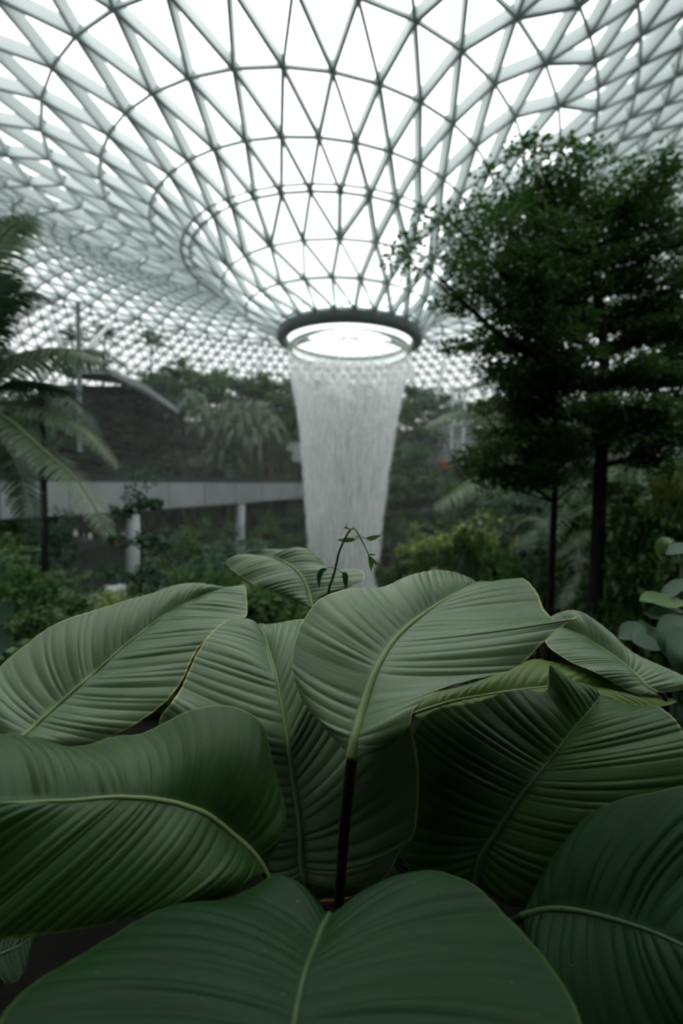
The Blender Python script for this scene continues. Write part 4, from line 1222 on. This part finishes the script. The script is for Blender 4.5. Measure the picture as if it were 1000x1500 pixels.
def plant(kind, x, ybase, ytop, d, wide=1.0, rz=None, where='', on_ground=True):
    pr_ = protos[kind]
    b = P(x, ybase, d); t = P(x, ytop, d)
    if on_ground:
        b[2] = min(b[2], ground_z(b[0], b[1]) + .0) if ground_z(b[0], b[1]) < b[2] else ground_z(b[0], b[1])
    h = max(.3, t[2] - b[2])
    s = h / pr_['H']
    wide *= WS[CAT[kind] if kind[:3] not in ('far', 'mid') else kind[:3]]
    if CAT[kind] in ('palm', 'fern'): s = max(s, .3)
    rz = rng.uniform(0, 6.28) if rz is None else rz
    if first[kind]:
        first[kind] = False
        o = pr_
        o.location = tuple(b); o.rotation_euler = (0, 0, rz); o.scale = (wide, wide, s)
        tag(o, where, CAT[kind])
    else:
        o = copy_tree(pr_, b, rz, (wide, wide, s), where)
    o['label'] = where
    return o


def row(items, where, group):
    """items: (kind, x, ybase, ytop, d, wide) ; numbered from the left per look"""
    items = sorted(items, key=lambda q: q[1])
    cnt = {}
    tot = {}
    for it in items: tot[it[0]] = tot.get(it[0], 0) + 1
    for it in items:
        k = it[0]; i = cnt.get(k, 0); cnt[k] = i + 1
        lab = (f'{ORD[i]} {LOOK[k]} from left {where}' if tot[k] > 1 else f'the one {LOOK[k]} {where}')
        o = plant(*it, where=lab) if len(it) <= 5 else plant(it[0], it[1], it[2], it[3], it[4], it[5], where=lab)
        o['group'] = group


row([('far_a', 226, 690, 560, 64, .9), ('far_b', 248, 690, 548, 70, 1), ('far_a', 268, 690, 540, 72, .9), ('far_b', 296, 690, 538, 68, 1.1), ('far_c', 318, 690, 545, 66, 1), ('far_b', 343, 690, 548, 72, 1.1),
     ('far_a', 372, 690, 560, 70, 1), ('far_b', 400, 690, 556, 70, 1.1), ('far_c', 424, 690, 572, 72, 1.2), ('far_a', 444, 690, 560, 76, 1), ('far_b', 470, 700, 575, 72, 1.2), ('far_a', 505, 700, 585, 74, 1.2),
     ('far_b', 545, 700, 575, 74, 1.2), ('far_a', 525, 710, 610, 70, 1.2), ('far_b', 495, 710, 600, 74, 1), ('far_a', 200, 690, 575, 60, 1), ('far_b', 172, 690, 570, 62, 1)], 'on the far terrace above the bridge', 'trees on the far terrace')
row([('palm_a', 284, 700, 575, 60, 1), ('palm_a', 305, 700, 598, 58, 1), ('palm_a', 338, 700, 590, 58, 1), ('palm_a', 378, 700, 590, 58, 1.1), ('palm_a', 395, 700, 612, 63, 1.0), ('palm_b', 330, 705, 650, 56, 1.2), ('palm_b', 262, 705, 660, 56, 1), ('palm_a', 355, 700, 606, 56, 1),
     ('shrub_m', 240, 706, 684, 56, 1), ('shrub_m', 275, 706, 688, 56, 1), ('shrub', 308, 706, 684, 56, 1), ('shrub_m', 345, 706, 676, 56, 1), ('shrub', 375, 706, 672, 56, 1), ('shrub_m', 400, 706, 650, 65, .8), ('shrub', 425, 706, 670, 66, 1),
     ('far_c', 410, 700, 630, 67, 1)], 'just behind the bridge parapet', 'planting behind the bridge')
# palms against the roof lattice at left
row([('palm_c', 108, 640, 488, 60, .9), ('palm_c', 152, 640, 478, 66, .9), ('palm_c', 217, 640, 488, 66, .9)], 'against the roof lattice at left', 'palms against the roof')
# right of the fall
row([('far_c', 588, 800, 572, 62, 1.1), ('far_a', 612, 790, 568, 66, 1), ('far_b', 640, 700, 575, 76, 1), ('far_c', 600, 800, 640, 56, 1.3), ('far_c', 628, 800, 690, 54, 1.3), ('far_b', 700, 700, 590, 80, 1.0), ('far_b', 730, 700, 590, 70, 1.1), ('far_a', 770, 710, 600, 66, 1.1),
     ('far_b', 820, 720, 600, 60, 1.2), ('far_a', 870, 720, 600, 56, 1.2), ('far_b', 930, 720, 590, 50, 1.2), ('far_a', 990, 720, 590, 46, 1.2), ('far_b', 765, 720, 610, 60, 1.1), ('far_a', 775, 720, 620, 56, 1.1), ('far_b', 790, 720, 620, 52, 1.2), ('far_a', 840, 730, 620, 48, 1.3), ('far_b', 900, 730, 610, 42, 1.3), ('far_a', 950, 730, 610, 38, 1.2), ('far_b', 1000, 730, 600, 34, 1.2), ('far_a', 665, 740, 715, 50, .7), ('far_c', 575, 790, 690, 52, 1.1), ('shrub_m', 585, 800, 760, 50, 1.4), ('shrub', 645, 760, 715, 52, 1.2), ('shrub_m', 655, 740, 690, 48, 1)],
    'on the far slope right of the waterfall', 'trees right of the waterfall')
row([('mid_c', 690, 870, 755, 21, 1.5), ('mid_c', 622, 850, 770, 24, 1.25), ('mid_b', 740, 850, 705, 26, 1.3), ('mid_a', 690, 860, 690, 30, 1.2), ('mid_a', 830, 880, 690, 22, 1.3), ('mid_b', 900, 880, 690, 18, 1.3), ('mid_b', 780, 880, 700, 24, 1.3), ('mid_a', 960, 880, 680, 16, 1.2),
     ('shrub_l', 965, 800, 705, 9.5, 1.0), ('shrub', 985, 830, 740, 8.5, 1.2), ('shrub', 700, 880, 800, 18, 1.3), ('shrub', 640, 860, 815, 22, 1.3), ('fern', 750, 880, 800, 15, 1), ('fern', 690, 880, 820, 17, 1), ('fern', 850, 900, 810, 13, 1), ('fern', 940, 930, 860, 10, .8), ('fern', 790, 900, 830, 13, 1), ('shrub', 760, 900, 830, 13, 1.3), ('shrub', 870, 900, 760, 14, 1.3), ('shrub', 940, 920, 800, 10, 1.3),
     ('palm_b', 835, 860, 740, 15, .9), ('palm_a', 900, 860, 690, 20, .9), ('mid_a', 1030, 900, 700, 11, 1), ('shrub', 580, 870, 835, 26, 1.4)],
    'in undergrowth right of the waterfall', 'undergrowth at right')
# below and in front of the bridge
row([('mid_b', 212, 880, 690, 15, .72), ('mid_a', 15, 880, 790, 18, .9), ('mid_b', 88, 900, 745, 16, .5), ('mid_a', 20, 900, 810, 13, 1.0), ('mid_b', 250, 870, 775, 28, 1.1), ('mid_a', 300, 870, 765, 34, 1.2), ('mid_a', 390, 870, 755, 36, 1.2),
     ('mid_b', 330, 870, 765, 40, 1.2), ('mid_a', 430, 860, 745, 42, 1.2), ('mid_a', 275, 880, 780, 24, 1.1), ('mid_b', 320, 880, 795, 22, 1.2), ('mid_b', 375, 880, 790, 30, 1.2), ('shrub', 80, 930, 885, 10, 1.2), ('shrub', 20, 930, 850, 9, 1.0), ('shrub_l', 72, 945, 893, 9, 1.3), ('shrub_m', 160, 910, 890, 14, 1.4), ('shrub', 235, 890, 872, 18, 1.4), ('shrub_m', 290, 880, 840, 20, 1.6), ('shrub', 340, 890, 845, 17, 1.4),
     ('shrub', 130, 930, 900, 9, 1.3), ('shrub', 15, 960, 900, 5.5, 1), ('fern', 50, 920, 870, 9, 1.0), ('shrub', 400, 900, 850, 12, 1.6), ('shrub', 320, 920, 870, 9, 1.6), ('shrub', 440, 900, 850, 16, 1.6), ('shrub_m', 60, 960, 915, 6, 1.3)],
    'in the dark planting below the bridge', 'planting below the bridge')
# left, behind and above the bridge
row([('mid_a', 20, 720, 590, 30, 1.2), ('mid_b', 60, 720, 600, 33, 1.2), ('mid_a', 90, 720, 596, 54, 1.6), ('mid_b', 125, 720, 600, 55, 1.6), ('mid_b', 165, 720, 612, 57, 1.5), ('mid_c', 185, 716, 600, 57, 1.1), ('mid_a', 222, 716, 628, 57, 1.4), ('mid_a', 145, 716, 640, 54, 1.7), ('mid_b', 200, 716, 650, 56, 1.6), ('shrub', 40, 716, 672, 31, 1.8), ('shrub_m', 85, 716, 676, 53, 2.4), ('shrub_m', 115, 716, 680, 54, 2.4), ('shrub', 150, 714, 680, 54, 2.4), ('shrub_m', 185, 712, 680, 54, 2.2), ('shrub', 215, 712, 680, 54, 2.2)],
    'on the bank under the pavilion roof', 'planting on the left bank')

# ------------------------------------------------------------------ fine mist drifting from the fall
mm_ = bpy.data.materials.new('drifting_mist'); mm_.use_nodes = True
_n, _l = mm_.node_tree.nodes, mm_.node_tree.links
_n.remove(_n['Principled BSDF'])
_v = _n.new('ShaderNodeVolumeScatter'); _v.inputs['Color'].default_value = (.97, .99, .99, 1); _v.inputs['Density'].default_value = .0026; _v.inputs['Anisotropy'].default_value = .2
_l.new(_v.outputs[0], _n['Material Output'].inputs['Volume'])
m = MB(); m.lathe([(.01, -12.4), (24, -12.4), (26, -6), (24, 4), (16, 9), (.01, 11)], AX[0], 42, 48)
o = m.build('mist', mm_); tag(o, 'thin drifting mist filling the valley around the waterfall', 'mist', kind='stuff')

# ------------------------------------------------------------------ people in the valley, far away
def make_person():
    ed, vv, rad = [], [], []
    def v(p, r): vv.append(p); rad.append(r); return len(vv) - 1
    pel = v((0, 0, .92), .13); ch = v((0, 0, 1.28), .16); nk = v((0, 0, 1.48), .06); hd = v((0, .01, 1.60), .10); tpv = v((0, 0, 1.68), .08)
    ed += [(pel, ch), (ch, nk), (nk, hd), (hd, tpv)]
    for s in (-1, 1):
        h = v((s * .09, 0, .84), .09); k = v((s * .10, .02, .47), .06); a = v((s * .10, 0, .08), .04); t = v((s * .11, .14, .04), .035)
        ed += [(pel, h), (h, k), (k, a), (a, t)]
        sh = v((s * .19, 0, 1.38), .06); el = v((s * .25, -.02, 1.10), .045); wr_ = v((s * .24, .08, .88), .032); hn = v((s * .235, .11, .80), .035)
        ed += [(ch, sh), (sh, el), (el, wr_), (wr_, hn)]
    me = bpy.data.meshes.new('person'); me.from_pydata(vv, ed, [])
    o = bpy.data.objects.new('person', me); C.objects.link(o)
    o.modifiers.new('Skin', 'SKIN'); o.modifiers.new('Subsurf', 'SUBSURF').levels = 1
    sk = o.data.skin_vertices[0].data
    for i, r_ in enumerate(rad): sk[i].radius = (r_, r_ * .85)
    sk[0].use_root = True
    dg = bpy.context.evaluated_depsgraph_get()
    me2 = bpy.data.meshes.new_from_object(o.evaluated_get(dg))
    bpy.data.objects.remove(o)
    return me2


pm = make_person()
for mm in ('white', 'dark_rail', 'skin', 'hair'): pm.materials.append(M[mm])
for p in pm.polygons:
    c_ = p.center
    p.material_index = 3 if c_.z > 1.60 and c_.y < .03 or c_.z > 1.68 else 2 if c_.z > 1.46 or (abs(c_.x) > .19 and c_.z < 1.1) else 0 if c_.z > .90 else 1
    p.use_smooth = True
M['orange'] = mat_plain('orange_cloth', lin(200, 96, 50), .7, .2)
M['bluec'] = mat_plain('blue_cloth', lin(70, 96, 130), .7, .2)
ppl = [(112, 850, 47, 'white', 'person in a white top standing leftmost on the plaza below the bridge'),
       (124, 850, 46, 'bluec', 'person in a blue top second from the left on the plaza'),
       (133, 851, 47, 'white', 'person in a white top third from the left on the plaza'),
       (160, 848, 49, 'white', 'person in a white top left of the bridge pier on the plaza'),
       (172, 849, 48, 'orange', 'person in an orange top beside the bridge pier on the plaza'),
       (181, 849, 50, 'white', 'person in a white top nearest the bridge pier on the plaza'),
       (607, 840, 58, 'white', 'person in a white top on the path right of the foot of the fall'),
       (622, 742, 54, 'white', 'person in white high on the slope path right of the fall'),
       (630, 742, 54, 'orange', 'person in orange high on the slope path right of the fall')]
for x, y, d, top, lab in ppl:
    b = P(x, y, d); b[2] = ground_z(b[0], b[1]) if abs(ground_z(b[0], b[1]) + 12) > .3 else -11.89
    o = bpy.data.objects.new('person', pm); C.objects.link(o)
    o.location = tuple(b); o.rotation_euler = (0, 0, rng.uniform(0, 6.28))
    tag(o, lab, 'person', 'people in the valley')
    o.material_slots[0].link = 'OBJECT'; o.material_slots[0].material = M[top]

for k, f_ in first.items():   # an unused prototype must not stay behind
    if f_:
        for ch in list(protos[k].children): bpy.data.objects.remove(ch)
        bpy.data.objects.remove(protos[k])
for o in bpy.data.objects:
    if 'H' in o: del o['H']

# ------------------------------------------------------------------ behind the camera: gallery building, and an unseen tree added to shade the foreground
m = MB(); m.box((-40, -9, -1.2), (40, -8.4, 20))
o = m.build('wall_back', M['store']); o['kind'] = 'structure'
m = MB()
for zz in (4.2, 8.6, 13.0):
    m.box((-30, -8.4, zz), (30, -3.6, zz + .5))
o = m.build('floor_gallery', M['concrete']); o['kind'] = 'structure'
r_ = np.random.default_rng(77)
bt = np.array([-1.2, -3.0, -1.12])
ht = empty('added_shade_tree', bt, 'unseen leafy tree added behind the camera to shade the planting bed', 'tree')
m = MB(); m.tube(crom([bt, bt + [0, .05, 2.2], bt + [.2, .3, 4.4]], 10) - bt, np.linspace(.14, .08, 10), 10); m.build('trunk', M['bark_dark'], ht, True)
mb, mf = MB(), MB()
for i in range(34):
    a = i * 2.399
    e = np.array([math.cos(a) * r_.uniform(.8, 4.2), -1.7 + math.sin(a) * r_.uniform(.5, 2.4), 0]); e[2] = max(1.5, 1.2 + 1.2 * e[1]) + r_.uniform(0, 1.8)
    s0 = bt + [.15, .25, r_.uniform(2.2, 4.2)]
    mb.tube(crom([s0, (s0 + e) / 2 + [0, 0, .2], e], 7) - bt, np.linspace(.05, .012, 7), 6, False)
    q = s0 + (e - s0) * r_.uniform(.5, 1.05, (7, 1)) + r_.normal(0, .3, (7, 3)) * [1, 1, .3]
    q[:, 2] = np.maximum(q[:, 2], 1.25 + 1.3 * np.maximum(0, q[:, 1] + .25))
    sprays(q - bt, .5, .45, 70, .13, r_, mb=mf)
mb.build('branches', M['bark_dark'], ht, True); mf.build('foliage', M['leaf_deep'], ht)

# ------------------------------------------------------------------ light, camera, render look
w = bpy.data.worlds.new('World'); scn.world = w; w.use_nodes = True
bg = w.node_tree.nodes['Background']
# overcast sky: brightest overhead, a third as bright at the horizon
wn, wl = w.node_tree.nodes, w.node_tree.links
wt = wn.new('ShaderNodeTexCoord'); ws = wn.new('ShaderNodeSeparateXYZ'); wl.new(wt.outputs['Generated'], ws.inputs[0])
wm = wn.new('ShaderNodeMapRange'); wm.inputs[1].default_value = 0; wm.inputs[2].default_value = 1
wm.inputs[3].default_value = .78; wm.inputs[4].default_value = 3.5
wl.new(ws.outputs['Z'], wm.inputs[0]); wl.new(wm.outputs[0], bg.inputs['Strength'])
bg.inputs['Color'].default_value = (.965, 1.0, .99, 1)

cam = bpy.data.cameras.new('Camera'); co = bpy.data.objects.new('Camera', cam); C.objects.link(co)
from mathutils import Matrix
co.matrix_world = Matrix(((RIGHT[0], UP[0], -FWD[0], 0), (RIGHT[1], UP[1], -FWD[1], 0), (RIGHT[2], UP[2], -FWD[2], 0), (0, 0, 0, 1)))
cam.sensor_fit = 'VERTICAL'; cam.sensor_height = 36; cam.sensor_width = 24; cam.lens = 16
cam.clip_start = .02; cam.clip_end = 500
cam.dof.use_dof = True; cam.dof.focus_distance = 1.02; cam.dof.aperture_fstop = 1.6
scn.camera = co
scn.view_settings.view_transform = 'Standard'; scn.view_settings.look = 'None'
scn.view_settings.exposure = 0; scn.view_settings.gamma = 1; scn.view_settings.use_curve_mapping = False
scn.cycles.use_denoising = True
scn.cycles.max_bounces = 8; scn.cycles.diffuse_bounces = 4; scn.cycles.glossy_bounces = 2
scn.cycles.transparent_max_bounces = 24
